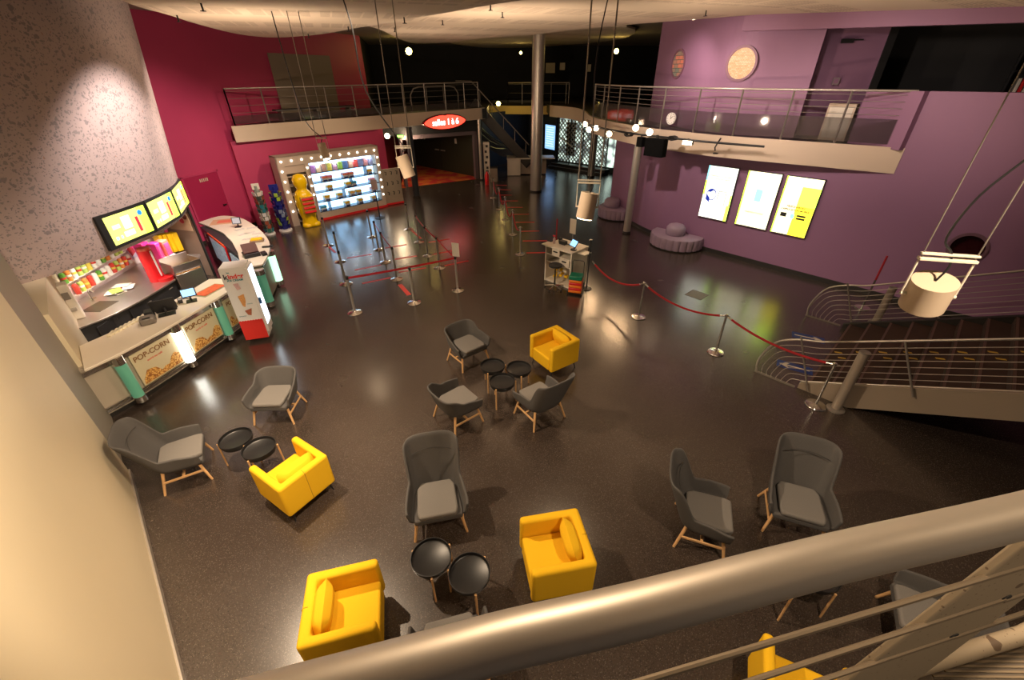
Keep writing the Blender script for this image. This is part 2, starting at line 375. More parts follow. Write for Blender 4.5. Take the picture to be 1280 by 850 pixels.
# upright parapet with a round hole
wd = Vector((WB[0]-WA[0], WB[1]-WA[1])).normalized(); wn = Vector((-wd.y, wd.x))   # wn points behind the wall
hole = on(1209, 310, WA, WB)
def wall_with_hole(name, A, L, z0, z1, hs, hz, hr, m, th=.25):
    """wall along wd from A, length L, round hole at distance hs, height hz"""
    n = 32; vs = []; fs = []
    ring = [(hs+hr*math.cos(2*PI*i/n), hz+hr*math.sin(2*PI*i/n)) for i in range(n)]
    sq = []
    for i in range(n):
        c, s_ = math.cos(2*PI*i/n), math.sin(2*PI*i/n); k = 1.0/max(abs(c), abs(s_)); sq.append((hs+1.2*hr*c*k*1.05, hz+1.2*hr*s_*k*1.05))
    for layer in (0, th):
        for P in (ring, sq):
            for s_, z in P:
                p = Vector(A)+wd*s_+wn*layer; vs.append((p.x, p.y, z))
    for i in range(n):
        j = (i+1) % n
        fs += [(i, j, n+j, n+i), (2*n+i, 3*n+i, 3*n+j, 2*n+j), (i, 2*n+i, 2*n+j, j)]
    b = MB().add(vs, fs); e = 1.2*hr*1.05
    def blk(s0, s1, a, c):
        q = [Vector(A)+wd*s0, Vector(A)+wd*s1, Vector(A)+wd*s1+wn*th, Vector(A)+wd*s0+wn*th]; b.prism([(x.x, x.y) for x in q], a, c)
    blk(0, hs-e, z0, z1); blk(hs+e, L, z0, z1); blk(hs-e, hs+e, z0, hz-e); blk(hs-e, hs+e, hz+e, z1)
    return b.build(name, m)
A0 = Vector((8.98, 10.45)); hs = (Vector(hole[:2])-A0).dot(wd)
struct(wall_with_hole('wall_right_parapet', A0, 9.5, 0, 4.6, hs, hole.z, .30, PUR))
zr = on(1280, 28, WA, WB); zc_ = on(1280, 8, WA, WB); Bq = Vector(zr[:2]); Aq = Vector(WA)+wd*-.3; f_ = (zr.z-5.88)/(Bq-Aq).length; Lb = 12.0
struct(MB().slab([(Aq.x, Aq.y, 5.88), (Aq.x+wd.x*Lb, Aq.y+wd.y*Lb, 5.88+f_*Lb), (Aq.x+wd.x*Lb, Aq.y+wd.y*Lb, 6.6), (Aq.x, Aq.y, 6.6)], (wn.x, wn.y, 0), .2).build('wall_right_beam', PUR))
struct(MB().ribbon([(8.98, 10.45), (8.62, 11.66)], 3.44, 4.6, .15).build('wall_right_return', PUR))
bb = [tuple(p[:2]) for p in PWs]+[tuple((A0+wd*9)[:])]
struct(MB().ribbon([(p[0]-.012, p[1]-.012) for p in bb], 0, .13, .03).build('baseboard_right', DARK))
# upper purple wall with portholes
UP = [(5.22, 17.9), (5.42, 16.3), (5.78, 14.7), (6.28, 13.72), (7.0, 13.15), (7.7, 12.66)]
UPs = [tuple(p[:2]) for p in smooth_path(UP, 6)]
struct(MB().ribbon(UPs, 3.4, 6.6, .2).build('wall_right_upper', PUR))
struct(MB().ribbon([(7.7, 12.66), (8.1, 13.25), (9.7, 12.98)], 3.4, 6.6, .2).build('wall_right_recess', PUR))
# dark back of the upper floor and of the hall
struct(MB().ribbon([(-7.4, 25.7), (-9, 33), (12, 38), (17, 20), (16, 6)], 0, 6.6, .3).build('wall_back', BLACKW))
struct(MB().ribbon([(9.7, 12.98), (9.7, 15.5), (15.5, 10.5)], 3.4, 6.6, .2).build('wall_back_upper', BLACKW))
# ceilings
struct(MB().prism([(-16, -3), (18, -3), (18, 39), (-16, 39)], 6.6, 6.8).build('ceiling', mat('ceiling_paint_dark', (.30, .25, .20), .8)))
c1 = [at(140, -8, 6.02), at(160, 4, 6.02), at(186, 12, 6.02), at(215, 20, 6.02), at(250, 31, 6.02), at(300, 43, 6.02), at(345, 47, 6.02), at(400, 43, 6.02), at(440, 36, 6.02), at(505, 25, 6.02), at(620, 5, 6.02)]
c1 = [(-13, 4), (-9, 8.8)]+[(p.x, p.y) for p in smooth_path(c1, 4)]+[(.6, 8.6), (3, 3), (3, -2.5), (-13, -2.5)]
struct(MB().prism(c1, 6.02, 6.12).build('ceiling_panel_left', CEIL))
c2 = [at(462, 33, 6.2), at(480, 39, 6.2), at(500, 49, 6.2), at(520, 54, 6.2), at(560, 53, 6.2), at(600, 48, 6.2), at(664, 43.5, 6.2), at(720, 37, 6.2), at(800, 29.5, 6.2)]
c2 = [(p.x, p.y) for p in smooth_path(c2, 4)]+[(5.0, 14.6), (6.27, 13.42), (6.27, -2.5), (-6, -2.5), (-6, 12)]
struct(MB().prism(c2, 6.2, 6.3).build('ceiling_panel_right', CEIL))
kz = (zc_.z-6.2)/(zc_.x-6.27)
struct(MB().slab([(6.27, 13.42, 6.2), (15, 13.42-8.73*1.096, 6.2+kz*8.73), (15, -2.5, 6.2+kz*8.73), (6.27, -2.5, 6.2)], (0, 0, 1), .1).build('ceiling_panel_right_slope', CEIL))
c3 = [at(560, 52, 6.45), at(600, 59, 6.45), at(640, 60, 6.45), at(700, 57, 6.45), at(775, 49, 6.45), at(783, 34, 6.45), at(640, 40, 6.45)]
struct(MB().prism([(p.x, p.y) for p in smooth_path(c3, 4, True)], 6.45, 6.52).build('ceiling_panel_rear', CEIL))
c4 = [at(424, 40, 6.5), at(449, 51, 6.5), at(500, 52, 6.5), at(520, 40, 6.5)]
# upper floors
FB = [at(603, 134, 3.47), at(450, 143.5, 3.47), at(308, 152, 3.47)]
LA, LB = Vector((-9.72, 16.50)), Vector((-1.55, 24.6))     # balcony front line, left
ld = (LB-LA).normalized(); ln = Vector((-ld.y, ld.x))
struct(MB().prism([LA, LB, (-1.2, 25.0), (-1.2, 33), (-7.6, 33), (-9.9, 17.2)], 3.0, 3.46).build('floor_balcony_left', DARK))
struct(MB().ribbon([tuple(LA-ln*.03), tuple(LB-ln*.03), (LB.x+.25, LB.y+.35)], 2.98, 3.5, .06).build('trim_1', FASC))
FR = [(8.98, 10.43), (7.5, 11.62), (5.98, 12.86), (5.15, 13.9), (4.30, 15.25), (3.68, 17.1), (3.36, 18.4), (3.30, 20.2), (3.45, 22.4), (3.25, 24.6), (2.2, 26.6)]
FRs = [tuple(p[:2]) for p in smooth_path(FR, 6)]
struct(MB().ribbon(FRs[::-1], 2.93, 3.48, .08).build('trim_2', FASC))
ins = [(p[0]+.03, p[1]+.03) for p in FRs]
struct(MB().prism(ins+[(2.2, 33), (-1.2, 33), (-1.2, 36), (16, 36), (16, 8.2), (12, 8.6), (9.2, 10.7)], 2.98, 3.44).build('floor_balcony_right', DARK))
struct(MB().ribbon([(-1.3, 29.8), (2.3, 29.0)], 2.85, 3.3, .1).build('trim_3', mat('yellow_lit_fascia', (.70, .52, .16), .6)))  # yellow lamp light is put into this fascia's colour
# low dark-blue rear wall with a notice screen
struct(MB().ribbon([(1.2, 31.2), (2.75, 28.6), (3.0, 28.4), (2.2, 33)], 0, 2.9, .2).build('wall_rear_navy', NAVY))
struct(MB().ribbon([(-1.9, 27.5), (1.6, 32.0)], 0, 3.0, .2).build('wall_rear_stairwell', NAVY))

# round windows
def porthole(n, px, py, d, rad, m):
    p = None; best = 1e9
    for i in range(len(UPs)-1):
        q = on(px, py, UPs[i], UPs[i+1]); t = (Vector(q[:2])-Vector(UPs[i])).dot(Vector(UPs[i+1])-Vector(UPs[i]))/(Vector(UPs[i+1])-Vector(UPs[i])).length_squared
        if -0.01 <= t <= 1.01: p = q; dd = Vector(UPs[i+1])-Vector(UPs[i]); break
    o = struct(MB().lathe([(rad-.03, 0), (rad+.03, 0), (rad+.03, .03), (rad-.03, .03), (rad-.03, 0)], n=40).build('window_%d' % n, mat('porthole_frame', (.22, .10, .15), .5), smooth=True))
    M = frame_xz(p, dd, 0.0); o.matrix_world = M
    g = MB().lathe([(0.001, .012), (rad-.03, .012)], n=40).build('window_pane', m, o)
    return o
PANE2 = brick_pane('warm_room_behind_glass', (.62, .40, .24), (.48, .27, .13), .42, 7)
PANE1 = brick_pane('red_room_behind_glass', (.45, .12, .07), (.10, .13, .10), .5, 2.2)
porthole(1, 848, 80, 0, .38, PANE1); porthole(2, 927, 79.5, 0, .39, PANE2)
o = struct(MB().lathe([(.28, 0), (.34, 0), (.34, .03), (.28, .03), (.28, 0)], n=40).build('window_3', mat('porthole_frame_dark', (.16, .08, .11), .5), smooth=True)); o.matrix_world = frame_xz(hole, wd, 0.0)
MB().lathe([(0.001, -.1), (.29, -.1)], n=40).build('window_pane', mat('dark_red_glass', (.03, .003, .006), .08), o)

# door in the magenta wall
MA, MBp = MW[2], MW[3]
dl, dr = on(249, 272, MA, MBp), on(290, 269, MA, MBp)
u = Vector((MBp[0]-MA[0], MBp[1]-MA[1])).normalized()
q0 = on(252, 285, MA, MBp); q1 = on(289, 268, MA, MBp)
dz = on(279, 224, MA, MBp).z
def upan(b, P, Q, z0, z1, th): b.ribbon([tuple(P[:2]), tuple(Q[:2])], z0, z1, th)
bm_ = MB(); upan(bm_, q0, q1, 0, 2.15, -.02)
dd1 = struct(bm_.build('door_1', mat('magenta_door', (.38, .015, .075), .45)))
b = MB(); pu = Vector((u.x, u.y)); P0 = Vector(q0[:2]); P1 = Vector(q1[:2])
for (a, c, z0, z1) in ((P0-pu*.06, P0, 0, 2.2), (P1, P1+pu*.06, 0, 2.2), (P0-pu*.06, P1+pu*.06, 2.15, 2.2)): b.ribbon([tuple(a), tuple(c)], z0, z1, -.04)
b.build('door_frame', MAG, dd1)
e = P1-pu*.12; MB().box((e.x+.05, e.y-.05, 1.05), (.12, .05, .03), math.atan2(u.y, u.x)).build('door_handle', BLKM, dd1)
e = P0*.45+P1*.55; b = MB()
for k in range(5): b.box((e.x+u.x*(k-2)*.07+.03, e.y+u.y*(k-2)*.07-.012, 1.98), (.035, .01, .10), math.atan2(u.y, u.x))
b.build('door_notice', FASC, dd1)

# entrance under the red sign: portal, double doors, carpet
EA, EB = Vector((-5.45, 22.9)), Vector((-1.75, 24.9)); ed = (EB-EA).normalized(); en = Vector((-ed.y, ed.x)); EL = (EB-EA).length
b = MB()
for s0, s1, z0, z1 in ((0, .14, 0, 2.42), (EL-.2, EL, 0, 2.42), (0, EL, 2.24, 2.42)):
    q = EA+ed*s0; r_ = EA+ed*s1; b.ribbon([tuple(q), tuple(r_)], z0, z1, .25)
struct(b.build('trim_4', mat('portal_frame', (.12, .09, .10), .5)))
struct(MB().ribbon([tuple(EA-ed*1.6), tuple(EB+ed*.3)], 2.43, 3.0, .2).build('wall_entrance_head', BLACKW))
q = [EA+ed*.1, EB-ed*.1, EB+en*1.0, at(594, 220).to_2d(), at(517, 205).to_2d(), at(508, 206).to_2d(), EA-ed*.3]
tag(MB().prism([tuple(p) for p in q], 0.0, .012).build('red_carpet', ORANGEC), 'red and orange carpet on the floor inside the entrance under the oval sign', 'carpet')
DA, DB = at(517, 206).to_2d(), at(594, 221).to_2d(); dd = (DB-DA).normalized()
DG = mat('dark_green_door', (.030, .030, .018), .45)
for k in range(2):
    a = DA+dd*((DB-DA).length*k/2+.02); c = DA+dd*((DB-DA).length*(k+1)/2-.02)
    o = struct(MB().ribbon([tuple(a), tuple(c)], 0.012, 2.6, .08).build('door_%d' % (k+2), DG))
    hq = (c-dd*.25) if k == 0 else (a+dd*.25); hq = hq-Vector((-dd.y, dd.x))*.05
    MB().box((hq.x, hq.y, 1.15), (.35, .06, .06), math.atan2(dd.y, dd.x)).build('door_handle', STEEL, o)
    hh = (a+c)/2-Vector((-dd.y, dd.x))*.03
    MB().box((hh.x, hh.y, 1.75), (.16, .02, .26), math.atan2(dd.y, dd.x)).build('door_notice', WHITE, o)
struct(MB().ribbon([tuple(EA-ed*1.2+en*.5), tuple(DA)], 0, 3.0, .1).build('wall_entrance_left', mat('dark_red_paint', (.12, .006, .01), .6)))
# slim posts at the entrance's left edge and the balcony post
def column(px, py, rad, z1, label, m=STEEL, kind_name='round_column'):
    g = at(px, py); t = thing(kind_name, label, 'column', (g.x, g.y, 0))
    MB().cyl((0, 0, 0), (0, 0, z1), rad, n=32).build('shaft', m, t, smooth=True)
    MB().cyl((0, 0, 0), (0, 0, .07), rad*1.12, n=32).build('base_ring', DARK, t, smooth=True)
    return t
column(669.5, 239, .27, 6.44, 'tall thick steel column reaching the ceiling, mid hall', STEEL)
column(783, 291, .13, 2.93, 'slim steel column holding up the curved balcony before the purple wall', STEEL)
column(738.5, 221, .19, 2.98, 'steel column behind the hanging spotlight, by the lit mesh curtain', STEEL)
column(602, 225, .085, 3.0, 'thin steel post under the right end of the left balcony', STEEL)
column(521, 246, .15, 3.0, 'dark column at the left side of the red carpet entrance', mat('dark_column_paint', (.04, .045, .055), .4))

# ================================================================== FURNITURE
def grey_chair(label, x, y, face, high, first=None):
    if first: return copy_tree(first, None, label, (x, y, 0), R(face-90))
    t = thing('wing_chair' if high else 'tub_chair', label, 'armchair', (x, y, 0), R(face-90), 'grey armchairs with wooden legs')
    half = [(0, -.285), (.13, -.283), (.235, -.255), (.295, -.19), (.315, -.10), (.325, 0), (.335, .12), (.34, .22), (.335, .275)]
    hp = smooth_path(half, 5 if high else 4); hp = [(p.x, p.y) for p in hp]
    full = [(-a, b_) for a, b_ in hp[::-1]][:-1]+hp
    n = len(full); rows = 9; vs = []; back = 1.06 if high else .74
    for k in range(rows+1):
        v = k/rows
        for (px_, py_) in full:
            # wing drop: 1 at the back, 0 on the arms
            w = 1-min(1, max(0, (py_+(.205 if high else .19))/(.085 if high else .16))); w = w*w*(3-2*w)
            arm = .585-.055*max(0, (py_-.02)/.25)
            topz = arm+(back-arm)*w - (.05*(px_/.3)**4*w if high else .03*(px_/.3)**4*w)
            if k == 0: z, s_ = .295, .72
            elif k == 1: z, s_ = .335, .93
            else:
                z = .36+(topz-.36)*(v-1/rows)/(1-1/rows); s_ = 1
            hgt = max(0, z-.38)
            lean = hgt*(.36 if high else .30)*max(0, min(1, (-py_+.05)/.3))
            flare = 1+hgt*((.30 if high else .34)*w+(.62)*(1-w)*max(.25, min(1, (py_+.25)/.45)))
            vs.append((px_*s_*flare, (py_*s_ if k < 2 else py_)-lean+(.02 if k == 0 else 0), z))
    fs = [(k*n+i, k*n+i+1, (k+1)*n+i+1, (k+1)*n+i) for k in range(rows) for i in range(n-1)]
    # underside and front lip
    fs.append(tuple(range(n-1, -1, -1)))
    MB().add(vs, fs).build('shell', GREYF, t, sub=1, solid=.032, smooth=True)
    # seat platform, cushion
    seatp = [(a*.90, b_*.92) for a, b_ in full]; seatp[0] = (seatp[0][0]*.97, .29); seatp[-1] = (seatp[-1][0]*.97, .29)
    st_ = MB().prism(seatp, .30, .385).build('seat', GREYF, t, bevel=.02)
    cu = [(-.225, .30), (-.25, .22), (-.24, -.15), (-.19, -.235), (.19, -.235), (.24, -.15), (.25, .22), (.225, .30)]
    MB().prism(cu, .385, .455).build('seat_cushion', GREYL, st_, bevel=.026, seg=4)['label'] = 'light grey seat cushion'
    if high:   # stitched fold across the head part
        MB().tube([(a*.255, -.335-.045*(1-a*a)-.02, .865+.035*(1-a*a)) for a in [x/6-1 for x in range(13)]], .005, 6).build('fold_seam', mat('seam_grey', (.04, .038, .036), .95), t)
    for sx in (-1, 1):
        MB().cyl((sx*.265, .21, .34), (sx*.33, .285, 0), .021, .016, 12).build('leg', WOOD, t, smooth=True)
        MB().cyl((sx*.25, -.20, .34), (sx*.33, -.285, 0), .021, .016, 12).build('leg', WOOD, t, smooth=True)
        MB().box((sx*.300, 0, .19), (.02, .47, .035), sx*.0).build('stretcher', WOOD, t, bevel=.006)
    MB().box((0, 0, .20), (.58, .03, .03)).build('cross_bar', WOOD, t, bevel=.006)
    return t
hc = grey_chair('dark grey high-back wing chair against the beige left wall', -4.82, 4.33, 30, True)
grey_chair('dark grey high-back wing chair facing the camera above two black tray tables', -.98, 3.52, -78, True, hc)
grey_chair('high-back wing chair seen from behind, beside three black tray tables', .46, 5.50, 124, True, hc)
grey_chair('high-back wing chair facing right, between handrail and open floor, left of its twin', 2.37, 3.29, -20.5, True, hc)
grey_chair('wide high-back wing chair facing the camera, just above the handrail on the right', 3.60, 3.42, -112, True, hc)
lc = grey_chair('low grey tub chair below the popcorn counter and white drinks fridge', -4.04, 5.60, -88, False)
grey_chair('low grey tub chair with its back to the left, facing three tray tables', -.93, 5.42, 40, False, lc)
grey_chair('low grey tub chair behind the three tray tables, nearest the queue barriers', -.90, 7.16, -51, False, lc)
grey_chair('low grey tub chair mostly hidden by the handrail between two yellow armchairs', -.585, 1.80, 104, False, lc)
grey_chair('low grey tub chair behind the cables and rusty flat post, lower right', 4.13, 2.03, 149, False, lc)

def yellow_chair(label, x, y, face, first=None):
    if first: return copy_tree(first, None, label, (x, y, 0), R(face-90))
    t = thing('yellow_armchair', label, 'armchair', (x, y, 0), R(face-90), 'yellow box armchairs')
    w, d, th = .355, .35, .098
    U = [(-w, d), (-w, -d), (w, -d), (w, d), (w-th, d), (w-th, -d+th+.01), (-w+th, -d+th+.01), (-w+th, d)]
    MB().prism(U, .15, .68).build('body', YEL, t, bevel=.04, seg=5)
    MB().tube([(0, -d-.0015, .17), (0, -d-.0015, .655), (0, -d+.028, .681), (0, -d+.06, .681)], .004, 6).build('seam', mat('seam_ochre', (.45, .24, .008), .9), t)
    MB().box((0, .03, .285), (2*(w-th)-.004, .62, .27)).build('seat', YEL, t, bevel=.03, seg=4)
    # pillow
    vs = []; n1, n2 = 9, 7
    for sgn in (1, -1):
        for j in range(n2):
            for i in range(n1):
                a, c = -1+2*i/(n1-1), -1+2*j/(n2-1); puff = .095*(max(0, (1-a**4))*max(0, (1-c**4)))**.5
                vs.append((a*.25*(1-.04*c*c), sgn*puff, c*.165*(1-.05*a*a)))
    fs = []
    for l in range(2):
        o_ = l*n1*n2
        for j in range(n2-1):
            for i in range(n1-1): fs.append((o_+j*n1+i, o_+j*n1+i+1, o_+(j+1)*n1+i+1, o_+(j+1)*n1+i))
    p = MB().add(vs, fs).build('back_cushion', YEL, t, sub=1, smooth=True); p.location = (0, -.175, .575); p.rotation_euler = (R(-16), 0, 0)
    for sx in (-1, 1):
        for sy in (-1, 1):
            MB().cyl((sx*.27, sy*.27, .16), (sx*.30, sy*.31, 0), .014, .010, 8).build('leg', BLKM, t)
        MB().box((sx*.27, 0, .145), (.03, .56, .02)).build('leg_rail', BLKM, t)
    return t
yc = yellow_chair('yellow armchair facing right at the bottom, nearest the handrail on its left part', -1.70, 2.15, 13.8)
yellow_chair('yellow armchair facing left, above the handrail near the bottom centre', .47, 2.76, -170, yc)
yellow_chair('yellow armchair seen from behind beside two tray tables near the left wall', -2.98, 3.90, 147, yc)
yellow_chair('yellow armchair beside three tray tables, farthest from the handrail', .83, 6.96, -145.7, yc)
yellow_chair('yellow armchair cut by the bottom edge, seen behind the handrail cables', 2.44, 1.38, 64, yc)

def tray_table(label, x, y, rz, first=None):
    if first: return copy_tree(first, None, label, (x, y, 0), rz)
    t = thing('tray_table', label, 'side table', (x, y, 0), rz, 'round black tray tables with wooden legs')
    MB().lathe([(.001, .415), (.205, .415), (.222, .425), (.226, .474), (.219, .474), (.212, .432), (.200, .424), (.001, .424)], n=40).build('tray', BLKM, t, smooth=True)
    MB().lathe([(.19, .385), (.205, .385), (.205, .414), (.19, .414), (.19, .385)], n=32).build('ring', BLKM, t, smooth=True)
    for k in range(3):
        a = 2*PI*k/3; c, s_ = math.cos(a), math.sin(a)
        MB().cyl((c*.236, s_*.236, .445), (c*.245, s_*.245, 0), .013, .012, 10).build('leg', WOOD, t, smooth=True)
    return t
tt = tray_table('left of the two black tray tables by the chair at the left wall', -4.10, 4.54, R(85))
tray_table('right of the two black tray tables, touching the rear-view yellow armchair', -3.66, 4.35, R(20), tt)
tray_table('black tray table in front of the high-back chair, left of its pair', -.92, 2.70, R(-80), tt)
tray_table('black tray table in front of the high-back chair, right of its pair', -.48, 2.52, R(-70), tt)
tray_table('left of the three clustered black tray tables', -.36, 6.33, R(-110), tt)
tray_table('rear right of the three clustered black tray tables, next to yellow armchair', .12, 6.24, R(-80), tt)
tray_table('front one of the three clustered black tray tables', -.18, 5.86, R(-115), tt)
tray_table('black tray table half hidden under the handrail, right one', 3.24, 2.50, R(-75), tt)
tray_table('black tray table almost hidden by the handrail, only its leg tip showing', 2.77, 2.47, R(-75), tt)

# ================================================================== BARRIERS
def belt_post(label, g, first=None):
    if first: return copy_tree(first, None, label, (g.x, g.y, 0))
    t = thing('belt_stanchion', label, 'stanchion', (g.x, g.y, 0), 0, 'steel belt stanchions of the ticket queue')
    MB().lathe([(.001, .0), (.175, 0), (.175, .012), (.14, .026), (.05, .04), (.03, .06), (.001, .06)], n=32).build('base', CHR, t, smooth=True)
    MB().cyl((0, 0, .04), (0, 0, .90), .03, n=16).build('post', STEEL, t, smooth=True)
    MB().cyl((0, 0, .90), (0, 0, .97), .036, n=16).build('head', BLKP, t, smooth=True)
    return t
S = [((443.8, 391), 'frontmost steel belt stanchion at the left end of the long red belt'),
     ((518.1, 378.5), 'steel belt stanchion halfway along the long red belt, in front'),
     ((572.3, 363), 'steel belt stanchion carrying a white sign at the right end of the long belt'),
     ((432.5, 355), 'steel belt stanchion just behind the frontmost left one'),
     ((425.4, 327.2), 'third steel belt stanchion from the front in the left row'),
     ((410.8, 306.8), 'steel belt stanchion beside the yellow display, farthest in the left row'),
     ((465, 296.3), 'steel belt stanchion nearest the lit candy shelves, middle row'),
     ((473.4, 312), 'second steel belt stanchion from the candy shelves, middle row'),
     ((481.9, 327.7), 'third steel belt stanchion from the candy shelves, middle row'),
     ((496.2, 349), 'fourth steel belt stanchion from the candy shelves, next to the long belt'),
     ((511, 286.6), 'farthest steel belt stanchion of the right row, near the letter board'),
     ((523.7, 302.9), 'second farthest steel belt stanchion of the right row'),
     ((535, 319.9), 'third farthest steel belt stanchion of the right row'),
     ((549.4, 335), 'steel belt stanchion of the right row, next to the white sign')]
posts = []; f0 = None
for p, lab in S:
    g = at(*p); o = belt_post(lab, g, f0); f0 = f0 or o; posts.append((o, g))
def belt(i, j, sag=.0, z=.93):
    o, a = posts[i]; b_ = posts[j][1]; d = b_-a; n = 8; pts = []
    b2 = MB(); vs = []
    for k in range(n+1):
        t = k/n; p = d*t; zz = z-sag*4*t*(1-t); vs += [(p.x, p.y, zz-.025), (p.x, p.y, zz+.025)]
    q = Vector((-d.y, d.x, 0)).normalized()*.002
    vs = vs+[(v[0]+q.x, v[1]+q.y, v[2]) for v in vs]; m_ = 2*(n+1)
    fs = []
    for k in range(n): fs += [(2*k, 2*k+1, 2*k+3, 2*k+2), (m_+2*k, m_+2*k+2, m_+2*k+3, m_+2*k+1), (2*k, 2*k+2, m_+2*k+2, m_+2*k), (2*k+1, m_+2*k+1, m_+2*k+3, 2*k+3)]
    MB().add(vs, fs).build('belt', BELT, o)['label'] = 'red belt'
for i, j in ((0, 2), (7, 8), (8, 9), (11, 12), (12, 13), (13, 2)): belt(i, j, .03 if (i, j) != (0, 2) else .02)
# the sign on the right-hand post
o = posts[2][0]
MB().box((.03, -.02, 1.16), (.20, .012, .36), R(-20)).build('sign_holder', WHITE, o)['label'] = 'white upright sign'
# floor tapes
TP = [((434, 322.7), (464.3, 317.9)), ((481.7, 310), (508.2, 305.8)), ((443.5, 337.6), (476.4, 331.2)), ((493.3, 324.2), (520.9, 320)), ((453, 354.5), (488.5, 347)),
      ((498.6, 340.3), (532.5, 334.8)), ((499.7, 355.6), (511.4, 368.7)), ((555.8, 332.3), (585.5, 326)), ((542, 317.9), (566.4, 313.2)), ((535.7, 303), (562.2, 298.8)),
      ((514.5, 287.8), (526.2, 298.4)), ((411.5, 308.5), (419.5, 316)),
      ((619.8, 231.3), (633.6, 231.8)), ((622.9, 237), (638.9, 237.5)), ((624.4, 243.9), (639.7, 243.9)), ((626.7, 251.2), (647.3, 251.2)), ((634.3, 259.3), (653.5, 259.3)),
      ((641.2, 268), (661.1, 267.7)), ((643.5, 278), (668, 277.7)), ((651.2, 289.3), (674.1, 288.7)), ((653.5, 301.4), (684, 300.9)), ((658, 316.2), (681.7, 315.7))]
near = ['queue', 'right-hand row']
TL = ['red floor stripe left of the middle row, second row from the candy shelves', 'red floor stripe between middle and right rows, farthest back', 'red floor stripe left of the middle stanchions, just behind the long belt',
      'red floor stripe right of the middle stanchions, just behind the long belt', 'red floor stripe in front of the long red belt on its left half', 'red floor stripe passing under the long red belt at its centre',
      'short thick slanted red floor stripe before the long belt', 'red floor stripe running right past the post with the white sign', 'red floor stripe right of the third right-row stanchion',
      'red floor stripe right of the second right-row stanchion', 'slanted orange-red floor stripe by the farthest right-row stanchion', 'slanted red floor stripe beside the left-row stanchions']
TL += ['%s red floor stripe beside the long rope row towards the ticket desk' % w for w in ('farthest', 'second farthest', 'third farthest', 'fourth farthest', 'fifth farthest', 'fifth nearest', 'fourth nearest', 'third nearest', 'second nearest', 'nearest')]
for k, (a, b_) in enumerate(TP):
    A_, B_ = at(*a), at(*b_); w = .06 if k == 6 else .042
    d = Vector((B_.x-A_.x, B_.y-A_.y)).normalized(); nn = Vector((-d.y, d.x))*w
    P = [Vector(A_[:2])-nn, Vector(B_[:2])-nn, Vector(B_[:2])+nn, Vector(A_[:2])+nn]
    tag(MB().prism([tuple(x) for x in P], 0.0, .0035).build('floor_stripe', TAPE), TL[k], 'floor tape', 'red stripes taped on the floor')
# rope stanchions
def rope_post(label, g, first=None, h=.90, tilt=None):
    if first:
        o = copy_tree(first, None, label, (g.x, g.y, 0))
    else:
        o = thing('rope_stanchion', label, 'stanchion', (g.x, g.y, 0), 0, 'chrome rope stanchions')
        MB().lathe([(.001, 0), (.16, 0), (.165, .012), (.155, .025), (.05, .035), (.024, .05), (.001, .05)], n=32).build('base', CHR, o, smooth=True)
        MB().cyl((0, 0, .03), (0, 0, .90), .022, n=16).build('post', CHR, o, smooth=True)
        MB().lathe([(.001, .88), (.034, .88), (.038, .89), (.034, .905), (.02, .915), (.001, .917)], n=20).build('cap', CHR, o, smooth=True)
        b = MB(); b.cyl((-.07, .01, .875), (.07, -.01, .875), .009, n=8); b.build('hook_bar', CHR, o)
    if tilt: o.rotation_euler = tilt
    return o
rp = [at(798.1, 396.5), at(894.3, 440.8), at(1019, 506.7)]
r0 = rope_post('chrome rope stanchion nearest the white ticket podium', rp[0])
rope_post('chrome rope stanchion in the middle of the rope line, in green screen reflections', rp[1], r0)
rope_post('chrome rope stanchion at the foot of the stairs beside the grey bollard', rp[2], r0)
RR = [((650.4, 317.8), 'nearest rope stanchion in the dim row left of the podium'), ((641, 293.3), 'second nearest rope stanchion in the dim row'), ((631.6, 274.6), 'third nearest rope stanchion in the dim row'),
      ((624.3, 262), 'fourth nearest rope stanchion in the dim row'), ((617, 247.4), 'fifth nearest rope stanchion in the dim row by the entrance post')]
rr = []
for p, lab in RR: g = at(*p); rr.append(g); rope_post(lab, g, r0)
def rope(label, a, b_, za, zb, sag, m=RED, r=.022, grp='velvet barrier ropes'):
    pts = []
    for k in range(17):
        t = k/16; p = a.lerp(b_, t); pts.append((p.x, p.y, za+(zb-za)*t-sag*4*t*(1-t)))
    mid = Vector((a.x, a.y, 0))
    t_ = thing('barrier_rope', label, 'rope', (a.x, a.y, 0), 0, grp)
    pl = [(p[0]-a.x, p[1]-a.y, p[2]) for p in pts]
    MB().tube(pl[1:-1], r, 10).build('rope', m, t_, smooth=True)
    MB().tube([pl[0], pl[1]], r*.8, 8).build('hook', CHR, t_); MB().tube([pl[-2], pl[-1]], r*.8, 8).build('hook', CHR, t_)
g_p = at(737, 361)
rope('red velvet rope from the podium post to the first chrome stanchion', Vector((g_p.x, g_p.y, 0)), rp[0], .80, .88, .26)
rope('red velvet rope sagging between the two chrome stanchions before the screens reflection', rp[0], rp[1], .88, .88, .20)
rope('red velvet rope reaching over to the stanchion at the stair foot', rp[1], rp[2], .88, .88, .14)
rl = ['nearest', 'second', 'third', 'farthest']
for k in range(4): rope('%s dark red rope in the dim stanchion row' % rl[k], rr[k], rr[k+1], .86, .86, .42 if k else .3, RED, .024)
# red-banded post by the rear wall base and one at the podium
g = at(475, 272.5); t = thing('sign_stand', 'slim black sign stand on the floor before the candy shelves', 'sign stand', (g.x, g.y, 0))
MB().lathe([(.001, 0), (.19, 0), (.19, .015), (.03, .03), (.001, .03)], n=28).build('base', BLKM, t, smooth=True)
MB().cyl((0, 0, .02), (0, 0, 1.15), .022, n=12).build('post', BLKM, t, smooth=True)
MB().box((0, -.02, 1.32), (.26, .02, .38), R(-10)).build('sign_board', mat('faded_print', (.35, .25, .24), .4), t)

